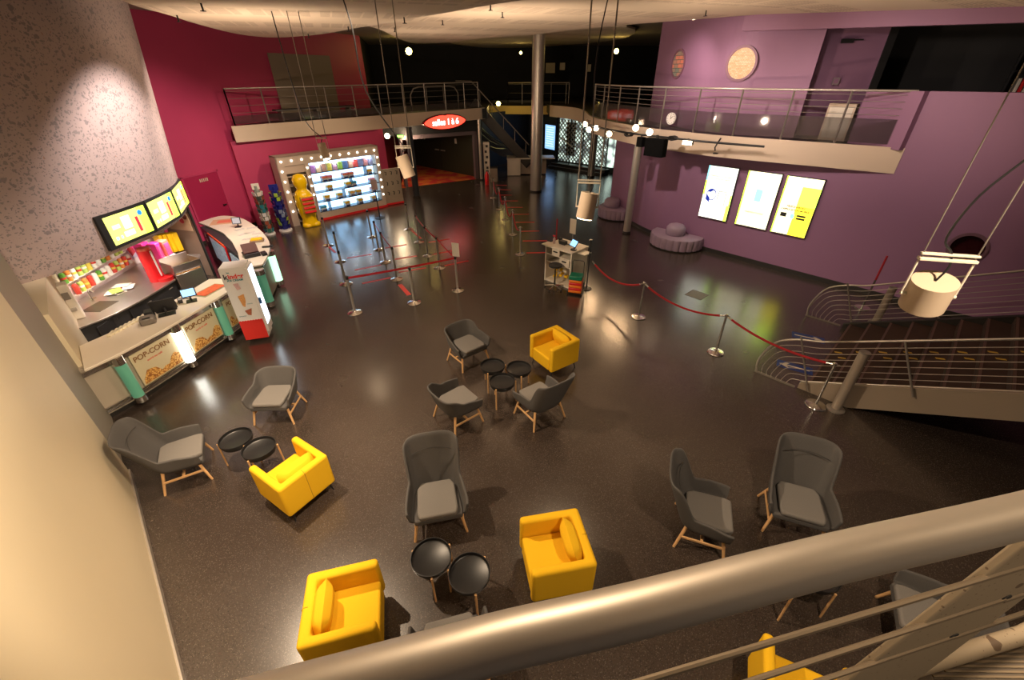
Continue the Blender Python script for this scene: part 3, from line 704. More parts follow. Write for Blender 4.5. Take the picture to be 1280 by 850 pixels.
# ================================================================== PODIUM AND ITS COMPANY
ka, kb, kc, kd = at(681.8, 305.3, 1.05), at(715, 315.9, 1.05), at(733, 304.7, 1.05), at(702, 296.5, 1.05)
ux = Vector((kb.x-ka.x, kb.y-ka.y)); KW = ux.length; kr = math.atan2(ux.y, ux.x); KD = .70
t = thing('ticket_podium', 'white open-shelved ticket podium in the middle of the hall', 'podium', (ka.x, ka.y, 0), kr)
b = MB()
b.box((.02, KD/2, .50), (.04, KD, 1.0)); b.box((KW-.02, KD/2, .50), (.04, KD, 1.0)); b.box((KW/2, KD-.02, .50), (KW-.08, .04, 1.0)); b.box((KW/2, KD/2, .03), (KW-.08, KD-.04, .06))
b.build('body', WHITE, t, bevel=.004)
MB().box((KW/2, KD/2, 1.025), (KW+.03, KD+.03, .045)).build('top', WHITE, t, bevel=.006)
MB().box((KW/2, KD/2-.02, .80), (KW-.08, KD-.10, .025)).build('shelf', WHITE, t); MB().box((KW/2, KD/2-.02, .58), (KW-.08, KD-.10, .025)).build('shelf', WHITE, t)
MB().box((KW*.38, .04, .90), (KW*.28, .03, .17)).build('drawer', WHITE, t).name; MB().box((KW*.38, .012, .92), (.14, .02, .03)).build('slot', DARK, t.children[-1])
MB().box((KW*.72, .04, .69), (KW*.36, .03, .18)).build('drawer', WHITE, t); MB().box((KW*.72, .012, .72), (.14, .02, .03)).build('slot', DARK, t)
MB().box((-.12, KD*.35, .97), (.24, .28, .025)).build('side_flap', WHITE, t, bevel=.004); MB().box((KW+.12, KD*.55, .97), (.24, .28, .025)).build('side_flap', WHITE, t, bevel=.004)
b = MB()
for k in range(14): b.box((.14+random.random()*(KW-.3), .12+random.random()*.3, .08+random.random()*.3), (.08, .06, .05), random.random()*3)
tag(b.build('leaflet_heap', YELP, None, loc=(ka.x, ka.y, 0), rz=kr), 'loose heap of yellow leaflets in the bottom of the podium', 'leaflets', kind='stuff')
Kf = Matrix.Translation((ka.x, ka.y, 0)) @ Matrix.Rotation(kr, 4, 'Z')
def kpos(x, y, z=0): return tuple(Kf @ Vector((x, y, z)))
t = thing('tablet_stand', 'tablet with lit screen on the right corner of the white podium', 'tablet', kpos(KW-.10, .20, 1.048), kr-.3)
MB().lathe([(.001, 0), (.09, 0), (.09, .015), (.001, .02)], n=20).build('base', BLKP, t, smooth=True)
MB().cyl((0, 0, .01), (0, .03, .14), .02, n=10).build('neck', BLKP, t)
RX = Matrix.Rotation(R(-35), 3, 'X')
MB().box((0, .0, .18), (.27, .02, .20), rot=RX).build('tablet', BLKP, t, bevel=.005); MB().box((0, -.013, .184), (.23, .006, .16), rot=RX).build('screen', SCRB, t)
t = thing('ticket_scanner', 'black ticket scanner and cables on the podium top', 'scanner', kpos(.34, .34, 1.048), kr)
MB().box((0, 0, .05), (.20, .14, .10)).build('body', BLKP, t, bevel=.015); MB().box((-.14, .05, .07), (.08, .08, .14)).build('reader', BLKP, t, bevel=.01); MB().tube([(.1, 0, .03), (.16, .06, .02), (.2, .0, .015)], .008).build('cord', BLKP, t)
t = thing('spray_bottle', 'pale spray bottle standing on the left end of the podium', 'bottle', kpos(.12, .22, 1.048), kr)
MB().lathe([(.001, 0), (.035, 0), (.035, .13), (.012, .17), (.012, .19), (.001, .19)], n=16).build('bottle', mat('pale_bottle', (.55, .40, .36), .3), t, smooth=True); MB().box((-.01, 0, .21), (.07, .025, .035)).build('trigger', REDP, t)
t = thing('podium_sign', 'tall cream sign board standing behind the podium', 'sign', kpos(.28, KD+.10), kr)
MB().box((0, 0, 1.42), (.20, .02, .40)).build('board', WHITE, t); MB().cyl((0, .02, .0), (0, .02, 1.25), .015, n=8).build('post', STEELD, t); MB().lathe([(.001, 0), (.13, 0), (.13, .012), (.001, .02)], n=20).build('base', STEELD, t)
g = at(689, 322); t = thing('red_barrier_pole', 'thin pole with a red upper half left of the podium', 'pole', kpos(-.06, .52), 0)
MB().cyl((0, 0, 0), (0, 0, 1.0), .014, n=8).build('post', STEELD, t); MB().cyl((0, 0, 1.0), (0, 0, 1.62), .02, n=8).build('red_band', RED, t); MB().lathe([(.001, 0), (.12, 0), (.12, .012), (.001, .02)], n=20).build('base', STEELD, t)
g = at(733, 361); t = thing('barrier_post', 'slim dark post at the right side of the podium holding the rope end', 'post', (g.x, g.y, 0))
MB().lathe([(.001, 0), (.14, 0), (.14, .012), (.02, .03), (.001, .03)], n=24).build('base', BLKM, t, smooth=True); MB().cyl((0, 0, .02), (0, 0, 1.35), .018, n=10).build('post', BLKM, t, smooth=True); MB().cyl((0, 0, 1.35), (0, 0, 1.38), .04, n=12).build('cap', BLKM, t)
# stool
g = at(693, 360); t = thing('bar_stool', 'black swivel stool with chrome five-star foot in front of the podium', 'stool', (g.x, g.y, 0), .3)
MB().lathe([(.001, .62), (.15, .62), (.18, .64), (.18, .68), (.14, .70), (.001, .70)], n=28).build('seat', BLKP, t, smooth=True)
MB().cyl((0, 0, .08), (0, 0, .62), .022, n=12).build('column', BLKM, t, smooth=True)
for k in range(5):
    a = 2*PI*k/5; MB().cyl((0, 0, .10), (.27*math.cos(a), .27*math.sin(a), .05), .018, .012, 8).build('foot', CHR, t); MB().cyl((.27*math.cos(a), .27*math.sin(a)-.015, .022), (.27*math.cos(a), .27*math.sin(a)+.015, .022), .022, n=10).build('castor', BLKP, t)
# booster seats on a hand trolley
g = at(719, 366); tr = R(-18)
t = thing('hand_trolley', 'black metal trolley with upright handle under the stacked booster seats', 'trolley', (g.x, g.y, 0), tr)
MB().box((0, 0, .045), (.40, .34, .02)).build('platform', BLKM, t)
MB().tube([(-.15, .19, .05), (-.15, .19, .80), (-.12, .19, .84), (.12, .19, .84), (.15, .19, .80), (.15, .19, .05)], .011, 8).build('handle', BLKM, t)
for sx in (-1, 1):
    for sy in (-1, 1): MB().cyl((sx*.16, sy*.12-.01, .017), (sx*.16, sy*.12+.01, .017), .017, n=10).build('castor', BLKP, t)
base = None; z = .056
for k, (mm, cl) in enumerate(((ORGP, 'orange'), (REDP, 'red'), (ORGP, 'orange'), (REDP, 'red'), (ORGP, 'orange'), (GREENP, 'green'))):
    hgt = .07 if k < 5 else .11
    o = MB().prism([(-.17, -.15), (.17, -.15), (.17, .15), (-.17, .15)], 0, hgt).build('booster_seat', mm, None, bevel=.02, seg=3, loc=(g.x, g.y, z), rz=tr)
    tag(o, ['orange booster seat at the very bottom of the trolley stack', 'red booster seat, second from the bottom of the stack', 'orange booster seat, third from the bottom of the stack', 'red booster seat, third from the top of the stack', 'orange booster seat right under the green top one', 'dark green booster seat on top of the stack'][k], 'booster seat', 'booster seats stacked on the trolley'); z += hgt+.002

# ================================================================== OTTOMANS
def ottoman(label, c, nrm, r):
    t = thing('half_round_ottoman', label, 'ottoman', (c[0], c[1], 0), math.atan2(nrm[1], nrm[0]), 'lilac half-round seats along the purple wall')
    def ring(k, z, rib=0):
        q = []
        for i in range(49):
            a = -PI/2+PI*i/48; rr_ = r*k*(1-2.2*rib*(i % 4 == 0)); q.append((.10+rr_*math.cos(a), rr_*math.sin(a)*1.08, z))
        return q+[(.0, r*k*1.08, z), (.0, -r*k*1.08, z)]
    R_ = [ring(1, .05, .02), ring(1.0, .10, .022), ring(1.01, .33, .022), ring(.985, .39, .01), ring(.91, .425), ring(.5, .43)]; n = 51
    vs = [v for q in R_ for v in q]; fs = [(k*n+i, k*n+(i+1) % n, (k+1)*n+(i+1) % n, (k+1)*n+i) for k in range(len(R_)-1) for i in range(n)]+[tuple(range((len(R_)-1)*n, len(R_)*n))]
    MB().add(vs, fs).build('seat', LILAC, t, smooth=True)
    MB().prism([(v[0], v[1]) for v in ring(.93, 0)], 0, .05).build('plinth', DARK, t)
    MB().lathe([(.28, .43), (.31, .50), (.30, .66), (.24, .74), (.12, .78), (.001, .785)], (.32, 0, 0), 32).build('backrest', LILAC, t, smooth=True)
ottoman('large lilac half-round ottoman with ribbed side, left of the bright screens', (5.66, 13.98), (-.68, -.73), .80)
ottoman('lilac half-round ottoman farther back at the end of the purple wall', (4.36, 17.35), (-.96, -.3), .70)

# ================================================================== POSTER SCREENS on the purple wall
off = -wn*.05
def poster(idx, xa, label):
    w, h, z0 = .88, 1.52, 1.08
    a = Vector(WA)+wd*xa; t = thing('poster_screen', label, 'screen', (a.x-wn.x*.001, a.y-wn.y*.001, 0), math.atan2(wd.y, wd.x), 'portrait screens on the purple wall')
    bz_ = MB().box((w/2, -.03, z0+h/2), (w+.03, .06, h+.03)).build('bezel', BLKP, t)
    base = SCRW if idx == 0 else SCRP
    MB().box((w/2, -.063, z0+h/2), (w, .006, h)).build('display', base, bz_)
    return t, w, h, z0
ps = on(885, 240, WA, WB); s0 = (Vector(ps[:2])-Vector(WA)).dot(wd)
sA = [(Vector(on(x, y, WA, WB)[:2])-Vector(WA)).dot(wd) for x, y in ((880, 242), (927+0, 252), (972, 263))]
def txt_local(s, m, size, x, z, parent, bold=0): # text on a local xz plane facing -y
    M = Matrix(((1, 0, 0, x), (0, 0, -1, -.069), (0, 1, 0, z), (0, 0, 0, 1))); return text('lettering', s, m, size, M, parent, .0015, bold)
def quad(parent, x0, z0, x1, z1, m, name='colour_field', y=-.068): return MB().box(((x0+x1)/2, y, (z0+z1)/2), (abs(x1-x0), .003, abs(z1-z0))).build(name, m, parent)
t, w, h, z0 = poster(0, sA[0], 'left one of three bright portrait screens, with a blue drawn head and phone')
quad(t, 0, z0+h*.72, .05, z0+h, SCRC); quad(t, 0, z0+h*.45, .045, z0+h*.72, SCRY); quad(t, w-.09, z0, w, z0+h*.30, SCRY); quad(t, w-.04, z0+h*.30, w, z0+h*.5, SCRY)
txt_local('COMMANDEZ À DISTANCE', INKB, .062, w/2-.02, z0+h*.82, t); txt_local('EN TOUTE SÉCURITÉ', INKB, .062, w/2-.02, z0+h*.765, t)
b = MB()
ring = [(math.cos(R(a)), math.sin(R(a))) for a in range(-110, 215, 12)]
vs = [(w*.30+.135*c, -.0705, z0+h*.46+.145*s_) for c, s_ in ring]+[(w*.30+.150*c+.0*s_, -.0705, z0+h*.46+.165*s_+(.012 if s_ > 0 else 0)) for c, s_ in ring]
n = len(ring); b.add(vs, [(i, i+1, n+i+1, n+i) for i in range(n-1)]).build('drawn_head', SCRBD, t, solid=.002)
MB().slab([(w*.30-.15, -.070, z0+h*.47), (w*.30-.15, -.070, z0+h*.36), (w*.30-.03, -.070, z0+h*.31), (w*.30-.03, -.070, z0+h*.39)], (0, -1, 0), .002).build('drawn_hair', SCRBD, t)
MB().slab([(w*.30-.14, -.070, z0+h*.51), (w*.30-.08, -.070, z0+h*.56), (w*.30+.06, -.070, z0+h*.56), (w*.30-.04, -.070, z0+h*.51)], (0, -1, 0), .002).build('drawn_hair', SCRBD, t)
for a_, c_ in (((.55, .55), (.80, .55)), ((.80, .55), (.80, .27)), ((.55, .55), (.52, .38))):
    MB().cyl((w*a_[0], -.070, z0+h*a_[1]), (w*c_[0], -.070, z0+h*c_[1]), .006, n=6).build('drawn_phone', INK, t)
t, w, h, z0 = poster(1, sA[1]+.0, 'middle one of three bright portrait screens, with a pale blue picture')
quad(t, 0, z0, .035, z0+h, SCRY); quad(t, .10, z0+h*.50, .82, z0+h*.70, SCRW, 'picture', -.0685); quad(t, .34, z0+h*.48, .52, z0+h*.70, SCRC, 'picture', -.070)
txt_local('PAIEMENT FACILE', INKB, .062, w/2, z0+h*.27, t)
t, w, h, z0 = poster(2, sA[2], 'right one of three bright portrait screens, with a yellow corner')
quad(t, w*.50, z0, w, z0+h*.52, SCRG); quad(t, w*.50, z0+h*.52, w, z0+h*.85, SCRY); quad(t, 0, z0, .03, z0+h, SCRY)  # upper lime field widened to strengthen the green floor reflection
txt_local('TÉLÉCHARGEZ', INKB, .072, w/2, z0+h*.50, t, .0015); txt_local("L'APPLICATION MOBILE", INKB, .066, w/2, z0+h*.445, t, .0015)
quad(t, w*.13, z0+h*.31, w*.30, z0+h*.38, INK, 'badge', -.070); quad(t, w*.60, z0+h*.345, w*.84, z0+h*.375, INK, 'badge', -.070); quad(t, w*.60, z0+h*.295, w*.84, z0+h*.325, INK, 'badge', -.070); quad(t, w*.42, z0+h*.30, w*.52, z0+h*.375, SCRB, 'badge', -.070)

# ================================================================== BALCONY RAILINGS
def railing(name, label, path, z0, hgt, post_every, glass=.52, r=.025, ncab=4, mr=STEEL, endpost=True):
    P = [Vector((p[0], p[1], 0)) for p in path]; o0 = P[0]
    t = thing(name, label, 'railing', (o0.x, o0.y, z0))
    L = [p-o0 for p in P]
    MB().tube([(p.x, p.y, hgt) for p in L], r, 10).build('handrail', mr, t, smooth=True)
    for k in range(ncab):
        zz = glass+.08+(hgt-glass-.16)*k/max(1, ncab-1); MB().tube([(p.x, p.y, zz) for p in L], .006, 6).build('cable', STEELD, t)
    if glass: MB().ribbon([(p.x, p.y) for p in L], .05, glass, .012).build('glass_panel', GLASS, t)
    d = 0; nxt = 0; last = L[0]
    for i in range(len(L)):
        seg = (L[i]-last).length; 
        while seg > 1e-6 and d+seg >= nxt:
            q = last+(L[i]-last)*((nxt-d)/seg); MB().box((q.x, q.y, hgt/2-.03), (.035, .035, hgt+.06)).build('post', STEELD, t); nxt += post_every
        d += seg; last = L[i]
    MB().box((L[-1].x, L[-1].y, hgt/2-.03), (.035, .035, hgt+.06)).build('post', STEELD, t)
    MB().box((L[0].x, L[0].y, hgt/2-.03), (.035, .035, hgt+.06)).build('post', STEELD, t)
    return t
lp = [tuple(LA+ld*(.15+i*(LB-LA).length*.986/10)+ln*.06) for i in range(11)]
railing('balcony_railing', 'steel railing along the left balcony above the red oval sign', lp, 3.5, 1.12, 1.16, .30)
rpth = [(p[0]+.05, p[1]+.05) for p in FRs]; rpth = rpth[1:40]
railing('balcony_railing', 'curved steel railing with smoked glass along the right balcony', rpth, 3.48, 1.12, 1.18, .56)
railing('balcony_railing', 'dark straight railing of the rear balcony behind the tall column', [(-.1, 29.6), (3.4, 28.2)], 3.45, 1.05, .9, 0, .03, 3, STEELD)
# big pale panel leaning on the magenta wall upstairs
MWA, MWB = MW[3], MW[4]
pa = [on(333, 66, MWA, MWB), on(410, 67, MWA, MWB), on(424, 131, MWA, MWB), on(345, 137, MWA, MWB)]
mn = Vector((MWB[1]-MWA[1], -(MWB[0]-MWA[0]), 0)).normalized()
zt, zb = pa[0].z, 3.47; 
P = [Vector((pa[0].x, pa[0].y, zt)), Vector((pa[1].x, pa[1].y, zt)), Vector((pa[1].x, pa[1].y, zb)), Vector((pa[0].x, pa[0].y, zb))]
tag(MB().slab([p+mn*.02 for p in P], mn, .03).build('wall_panel', mat('taupe_board', (.30, .24, .18), .7)), 'large taupe board standing against the magenta wall on the left balcony', 'panel')
t = thing('balcony_bench', 'long dark low bench on the left balcony under the taupe board', 'bench', (-7.9, 19.6, 3.47), math.atan2(ld.y, ld.x))
MB().box((0, 0, .38), (3.2, .45, .06)).build('seat', DARK, t); 
for x in (-1.4, 0, 1.4): MB().box((x, 0, .18), (.06, .4, .35)).build('leg', STEELD, t)
t = thing('loop_barrier', 'steel looped barrier rail at the rear of the left balcony', 'railing', (-3.6, 23.6, 3.47), math.atan2(ld.y, ld.x))
MB().tube([(-1.4, 0, 0), (-1.4, 0, .7), (-1.2, 0, .95), (-.9, 0, 1.0), (.9, 0, 1.0), (1.2, 0, .95), (1.4, 0, .7), (1.4, 0, 0)], .03, 8).build('loop', STEELD, t, smooth=True)
for x in (-.5, .5): MB().cyl((x, 0, 0), (x, 0, 1.0), .02, n=8).build('post', STEELD, t)
# wall clock on the glass
g = on(842, 148, (4.30, 15.25), (5.15, 13.9)); t = thing('wall_clock', 'small round white clock fixed to the right balcony railing', 'clock', (0, 0, 0))
t.matrix_world = frame_xz((g.x, g.y, g.z), (.85, -1.35), .08)
MB().cyl((0, 0, 0), (0, 0, .05), .16, n=32).build('case', WHT, t, smooth=True)
b = MB()
for k in range(12): a = k*PI/6; b.box((.13*math.cos(a), .13*math.sin(a), .052), (.02, .02, .004))
b.build('hour_marks', INK, t); MB().box((.03, .03, .056), (.09, .012, .004), R(45)).build('hand', INK, t); MB().box((0, .04, .058), (.012, .11, .004)).build('hand', INK, t)
# door details on the recessed upper wall
t = thing('upper_cabinet', 'pale low cabinet behind the right end of the curved railing', 'cabinet', tuple(Vector((8.5, 12.25, 3.44))), R(-45))
MB().box((0, 0, .42), (.6, .35, .84)).build('body', FASC, t, bevel=.01); MB().box((0, -.18, .42), (.5, .01, .7)).build('door', WHITE, t)
t = thing('door_closer', 'small black door closer high on the recessed purple wall', 'door closer', (8.55, 13.05, 5.62), R(-10)); MB().box((0, 0, 0), (.28, .06, .09)).build('body', BLKM, t); MB().box((.22, -.02, .02), (.25, .03, .03)).build('arm', BLKM, t)
t = thing('wall_notice', 'small square notice on the recessed purple wall upstairs', 'notice', (8.6, 13.05, 4.75), R(-10)); MB().box((0, 0, 0), (.16, .02, .16)).build('sheet', mat('notice_grey', (.25, .2, .22), .5), t); MB().box((0, -.012, 0), (.10, .005, .10)).build('picture', PUR, t)
t = thing('dark_shelf_unit', 'dark shelf unit with a few books in the black room, top right', 'shelf', (13.1, 11.6, 3.44), R(-40))
b = MB(); b.box((0, .15, .95), (2.0, .03, 1.9))
for x in (-1, 0, 1): b.box((x, 0, .95), (.04, .3, 1.9))
for z in (.5, 1.0, 1.5, 1.9): b.box((0, 0, z), (2.0, .3, .03))
b.build('frame', BLACKW, t)
for k, (mm, x) in enumerate(((WHITE, -.8), (REDP, -.72), (WHITE, -.64))): tag(MB().box((0, 0, .17), (.06, .22, .34)).build('book', mm, None, loc=Matrix.Translation((13.1, 11.6, 3.44+1.015)) @ Matrix.Rotation(R(-40), 4, 'Z') @ Vector((x, 0, 0)), rz=R(-40)), ['white book, left end of the dark shelf upstairs', 'red book between two white ones on the dark shelf', 'white book right of the red one on the dark shelf'][k], 'book')

# ================================================================== LIGHTING BAR with stage lamps
bar = [on(x, y, (3.55, 15.6), (5.7, 12.7)) for x, y in ((725, 152), (757, 160), (790, 166), (840, 171))]
bp = [(2.75, 17.2, 3.42), (3.10, 16.2, 3.38), (3.75, 14.85, 3.36), (4.55, 13.75, 3.36), (5.45, 12.85, 3.34), (6.60, 11.95, 3.33)]
bps = smooth_path(bp, 5); o = MB().tube(bps, .028, 10).build('lighting_bar', BLKM, None, smooth=True); tag(o, 'long black lighting bar curving along the right balcony front', 'lighting bar')
brk = MB()
def on_bar(px):
    best = None
    for p in bps:
        d = ray(px, 165); e_ = abs(math.atan2(p.x, p.y)-math.atan2(d.x, d.y))
        if best is None or e_ < best[0]: best = (e_, p)
    return best[1]
def stage_lamp(label, px, up, tgt, first=None, face=True, size=1.0):
    p = on_bar(px)+Vector((0, 0, up)); d = (Vector(tgt)-p).normalized()
    q = (-d).to_track_quat('Z', 'Y')
    t = thing('stage_spotlight', label, 'spotlight', p, 0, 'stage spotlights on the lighting bar'); t.rotation_mode = 'QUATERNION'; t.rotation_quaternion = q
    MB().cyl((0, 0, .14), (0, 0, -.08), .07*size, .105*size, 20).build('body', BLKM if not face else FRTEX, t, smooth=True)
    MB().lathe([(.001, -.082), (.092*size, -.082)], n=20).build('lamp_face', LAMPF, t)
    MB().tube([(-.12*size, 0, 0), (-.12*size, .0, .18), (.12*size, 0, .18), (.12*size, 0, 0)], .008, 6).build('yoke', BLKM, t)
    return t, p, d
def spot(name, p, tgt, power, ang=70, blend=.5, rad=.06, col=(1, .72, .45)):
    L = bpy.data.lights.new(name, 'SPOT'); L.energy = power; L.color = col; L.spot_size = R(ang); L.spot_blend = blend; L.shadow_soft_size = rad
    o = bpy.data.objects.new(name, L); C.objects.link(o); o.location = p
    d = (Vector(tgt)-Vector(p)).normalized(); o.rotation_mode = 'QUATERNION'; o.rotation_quaternion = d.to_track_quat('-Z', 'Y'); return o
SL = [(727, .02, (-1, 9, 0), 'leftmost lamp on the lighting bar, dim and turned away'), (738, -.12, (-3, 6, 0), 'second stage lamp from the left end of the lighting bar'), (747, -.02, (0, 4, 1), 'third stage lamp from the left end of the lighting bar'),
      (759, -.10, (-2, 3, 0), 'tilted pale stage lamp above the slim column'), (793, .18, (0, 0, 3), 'brightly shining stage lamp raised above the bar, left of the clock'), (814, .10, (0, 0, 3.5), 'brightest stage lamp, just above the black loudspeaker')]
for px, up, tg, lab in SL:
    t, p, d = stage_lamp(lab, px, up, tg)
    tg2 = {727: (-1, 13, 0), 738: (-3, 8, 0), 747: (1.2, 7, 0), 759: (-1.0, 4, 0), 793: (-.5, 3, 0), 814: (2.5, 4, 0)}[px]
    spot('stage_light', p+d*.12, tg2, {727: 20}.get(px, 50), 50, .6, .09, (1, .62, .32))
p = on_bar(865); t = thing('floodlight', 'rectangular lit floodlight hanging on the lighting bar', 'floodlight', p+Vector((0, 0, -.06)), R(-42))
MB().box((0, 0, 0), (.30, .10, .13)).build('housing', BLKM, t, bevel=.01); MB().box((0, -.055, -.01), (.26, .01, .10)).build('lamp_face', LAMPF, t); MB().tube([(-.12, 0, .06), (0, 0, .09), (.12, 0, .06)], .01, 6).build('bracket', BLKM, t)
p = on_bar(820); t = thing('loudspeaker', 'large black loudspeaker box hanging below the lighting bar', 'speaker', p+Vector((.02, -.02, -.30)), R(-50))
SPK = mat('matt_black', (.004, .004, .004), .9, spec=.1); MB().box((0, 0, 0), (.64, .24, .50)).build('cabinet', SPK, t, bevel=.01); MB().box((0, -.122, 0), (.58, .008, .44)).build('grille', SPK, t); MB().box((0, 0, .28), (.06, .06, .12)).build('bracket', BLKM, t)
p = on_bar(804); t = thing('small_loudspeaker', 'small black box hanging left of the large loudspeaker', 'speaker', p+Vector((0, 0, -.20)), R(-50))
MB().box((0, 0, 0), (.20, .18, .28)).build('cabinet', SPK, t, bevel=.008); MB().box((0, 0, .15), (.03, .03, .08)).build('bracket', BLKM, t)
p = on_bar(901); t = thing('empty_lamp_bracket', 'black empty lamp bracket dangling from the lighting bar, right part', 'bracket', p, R(-40))
MB().tube([(.05, 0, .12), (0, 0, .02), (-.05, 0, -.12), (-.03, 0, -.2)], .02, 8).build('arm', BLKM, t); MB().lathe([(.04, 0), (.07, 0), (.07, .03), (.04, .03), (.04, 0)], (0, 0, -.28), 20).build('clamp_ring', BLKM, t)
p = on_bar(840); t = thing('cable_bundle', 'coiled black cable bundle on the lighting bar right of the loudspeaker', 'cable', p, R(-40))
for k in range(3): MB().tube([(.10*math.cos(a/8*2*PI)+k*.02, .06*k-.06, .05*math.sin(a/8*2*PI)) for a in range(9)], .022, 6).build('coil', BLKM, t, smooth=True)
p = on_bar(789); t = thing('cable_bundle', 'coiled black cable bundle on the lighting bar left of the loudspeaker', 'cable', p+Vector((0, 0, -.04)), R(-40))
for k in range(3): MB().tube([(.10*math.cos(a/8*2*PI)+k*.02, .06*k-.06, .05*math.sin(a/8*2*PI)) for a in range(9)], .022, 6).build('coil', BLKM, t, smooth=True)

# ================================================================== HANGING SPOTLIGHTS
def hang(label, px, py, dep, rad, ln_, aim, yaw, wires, lit=False, cord=None, pw=0):
    p = Vector((0, 0, H))+ray(px, py)*dep
    t = thing('hanging_spotlight', label, 'spotlight', p, 0, 'cylinder spotlights hung on long wires')
    ax = Vector(aim).normalized()             # direction the lamp points
    a, b_ = -ax*ln_/2, ax*ln_/2
    MB().cyl(a, b_, rad, rad*1.02, 32).build('body', FRTEX, t, smooth=True)
    if lit: MB().cyl(b_+ax*.001, b_+ax*.008, rad*.88, n=32).build('lamp_face', LAMPF, t)
    wv = Vector((math.cos(yaw), math.sin(yaw), 0)); top = Vector((0, 0, ln_*.5+rad*1.1)); 
    for s_ in (-1, 1):
        MB().tube([wv*s_*(rad*1.25)+top, wv*s_*(rad*1.25)+ax*ln_*.05], rad*.05, 8).build('yoke_arm', WHITE, t)
        MB().cyl(wv*s_*rad*1.3+ax*ln_*.05, wv*s_*rad*1.0+ax*ln_*.05, rad*.10, n=10).build('knob', WHITE, t)
        MB().cyl(wv*s_*rad*1.2+top, wv*s_*rad*1.2+Vector((0, 0, 6.1-p.z)), .004*dep/2.5 if dep < 6 else .008, n=6).build('suspension_wire', STEELD, t)
    rotz = Matrix.Rotation(yaw, 3, 'Z')
    MB().box(top, (rad*2.6, rad*.35, rad*.16), rot=rotz).build('cross_bar', WHITE, t, bevel=.003)
    MB().box(top+Vector((0, 0, rad*.28)), (rad*2.6, rad*.25, rad*.12), rot=rotz).build('cross_bar', WHITE, t, bevel=.003)
    cd = cord or [(0, 0, 0), (.02, 0, .4), (-.05, 0, 1.0), (0, 0, 6.1-p.z)]
    pts = [a+Vector((0, 0, 0)), a+Vector((rad*.3, 0, rad*.8)), top+Vector((0, 0, rad*.4))]+[top+Vector(c) for c in cd[1:]]
    MB().tube(smooth_path(pts, 5), .006 if dep < 6 else .010, 6).build('power_cord', BLKM, t, smooth=True)
    if lit and pw: spot('hanging_light', p+ax*(ln_/2+.03), p+ax*5, pw, 75, .6, rad*.8)
    return p
hang('hanging spotlight over the candy cabinet, small and shining downward', 405, 189, 9.3, .085, .32, (.25, -.25, -1), R(10), 2, True, [(0, 0, 0), (-.25, 0, .35), (-.35, 0, 1.2), (-.4, 0, 2.3)], 60)
hang('hanging spotlight tilted towards the right, before the entrance column', 507, 208, 7.0, .10, .34, (.30, -.05, -1), R(0), 2, False, [(0, 0, 0), (-.45, 0, .8), (-.5, 0, 1.6), (-.65, 0, 2.3)])
hang('lit hanging spotlight in the middle, behind the ticket podium', 734, 257, 5.15, .105, .30, (-.15, -.10, -1), R(-12), 2, True, [(0, 0, 0), (.0, 0, .5), (-.04, 0, 1.2), (.06, 0, 1.9), (.12, 0, 2.4)], 90)
hang('unlit hanging spotlight close to the camera above the stairs', 1160, 367, 2.45, .105, .18, (.20, .19, -1), R(-14), 2, False, [(0, 0, 0), (-.05, .02, .12), (-.02, .0, .35), (.16, 0, .6), (.28, 0, .9), (.34, 0, 1.5)])

# ================================================================== OVAL SIGN
sc_ = on(554, 152, tuple(LA), tuple(LB)); t = thing('oval_sign', 'glowing red oval sign on the left balcony front', 'sign', (0, 0, 0)); t.matrix_world = frame_xz(sc_, tuple(ld), .06)
def oval(k, z0, z1, m, name):
    n = 48; q = []
    for i in range(n):
        a = 2*PI*i/n; x, y = 1.28*math.cos(a)*k, .34*math.copysign(abs(math.sin(a))**1.25, math.sin(a))*(k if k == 1 else .86)
        if abs(math.cos(a)) < .06 and y > 0: y -= .03
        q.append((x, y))
    MB().prism(q, z0, z1).build(name, m, t)
oval(1, 0, .12, mat('dark_red_frame', (.12, .0, .0), .4), 'rim'); oval(.95, .12, .14, SIGNR, 'lit_face')
text('lettering', 'salles 1 à 6', SIGNW, .36, Matrix.Translation((0, -.01, .145)), t, .003, .006).rotation_euler = (0, 0, 0)

# ================================================================== SNACK BAR: popcorn counter
PF = [(-6.74, 5.42), (-6.53, 5.92), (-6.33, 6.68), (-6.16, 7.62), (-6.02, 8.45)]
PB = [(-7.42, 6.12), (-7.16, 6.80), (-6.98, 7.6), (-6.86, 8.9)]
PFs = [tuple(p[:2]) for p in smooth_path(PF, 5)]; PBs = [tuple(p[:2]) for p in smooth_path(PB, 4)]
t = thing('popcorn_counter', 'long curved snack counter with POP-CORN panels and lit tubes', 'counter', (0, 0, 0))
MB().prism(PFs+[(-6.0, 8.95)]+PBs[::-1], 1.05, 1.10).build('worktop', CTOP, t, bevel=.01)
shr = lambda p, k: (p[0]-k, p[1]+k*.25)
fr_in = [shr(p, .16) for p in PFs]; bk_in = [(p[0]+.05, p[1]) for p in PBs]
MB().prism(fr_in+[(-6.25, 8.8)]+bk_in[::-1], .12, 1.05).build('body', mat('counter_grey', (.42, .36, .28), .5), t)
MB().ribbon([shr(p, .12) for p in PFs], .92, .99, .04).build('chrome_trim', CHR, t); MB().ribbon([shr(p, .12) for p in PFs], .17, .22, .04).build('chrome_trim', CHR, t); MB().ribbon([shr(p, .10) for p in PFs], .25, .27, .03).build('chrome_trim', CHR, t)
MB().prism([shr(p, .24) for p in PFs]+[(p[0]+.1, p[1]) for p in PBs[::-1]], 0, .12).build('plinth', DARK, t)
tubes = [((-6.82, 5.86), FROST, 'green frosted tube'), ((-6.52, 6.93), TUBEL, 'glowing white tube'), ((-6.26, 7.95), FROST, 'green frosted tube'), ((-6.13, 8.72), FROST, 'green frosted tube')]
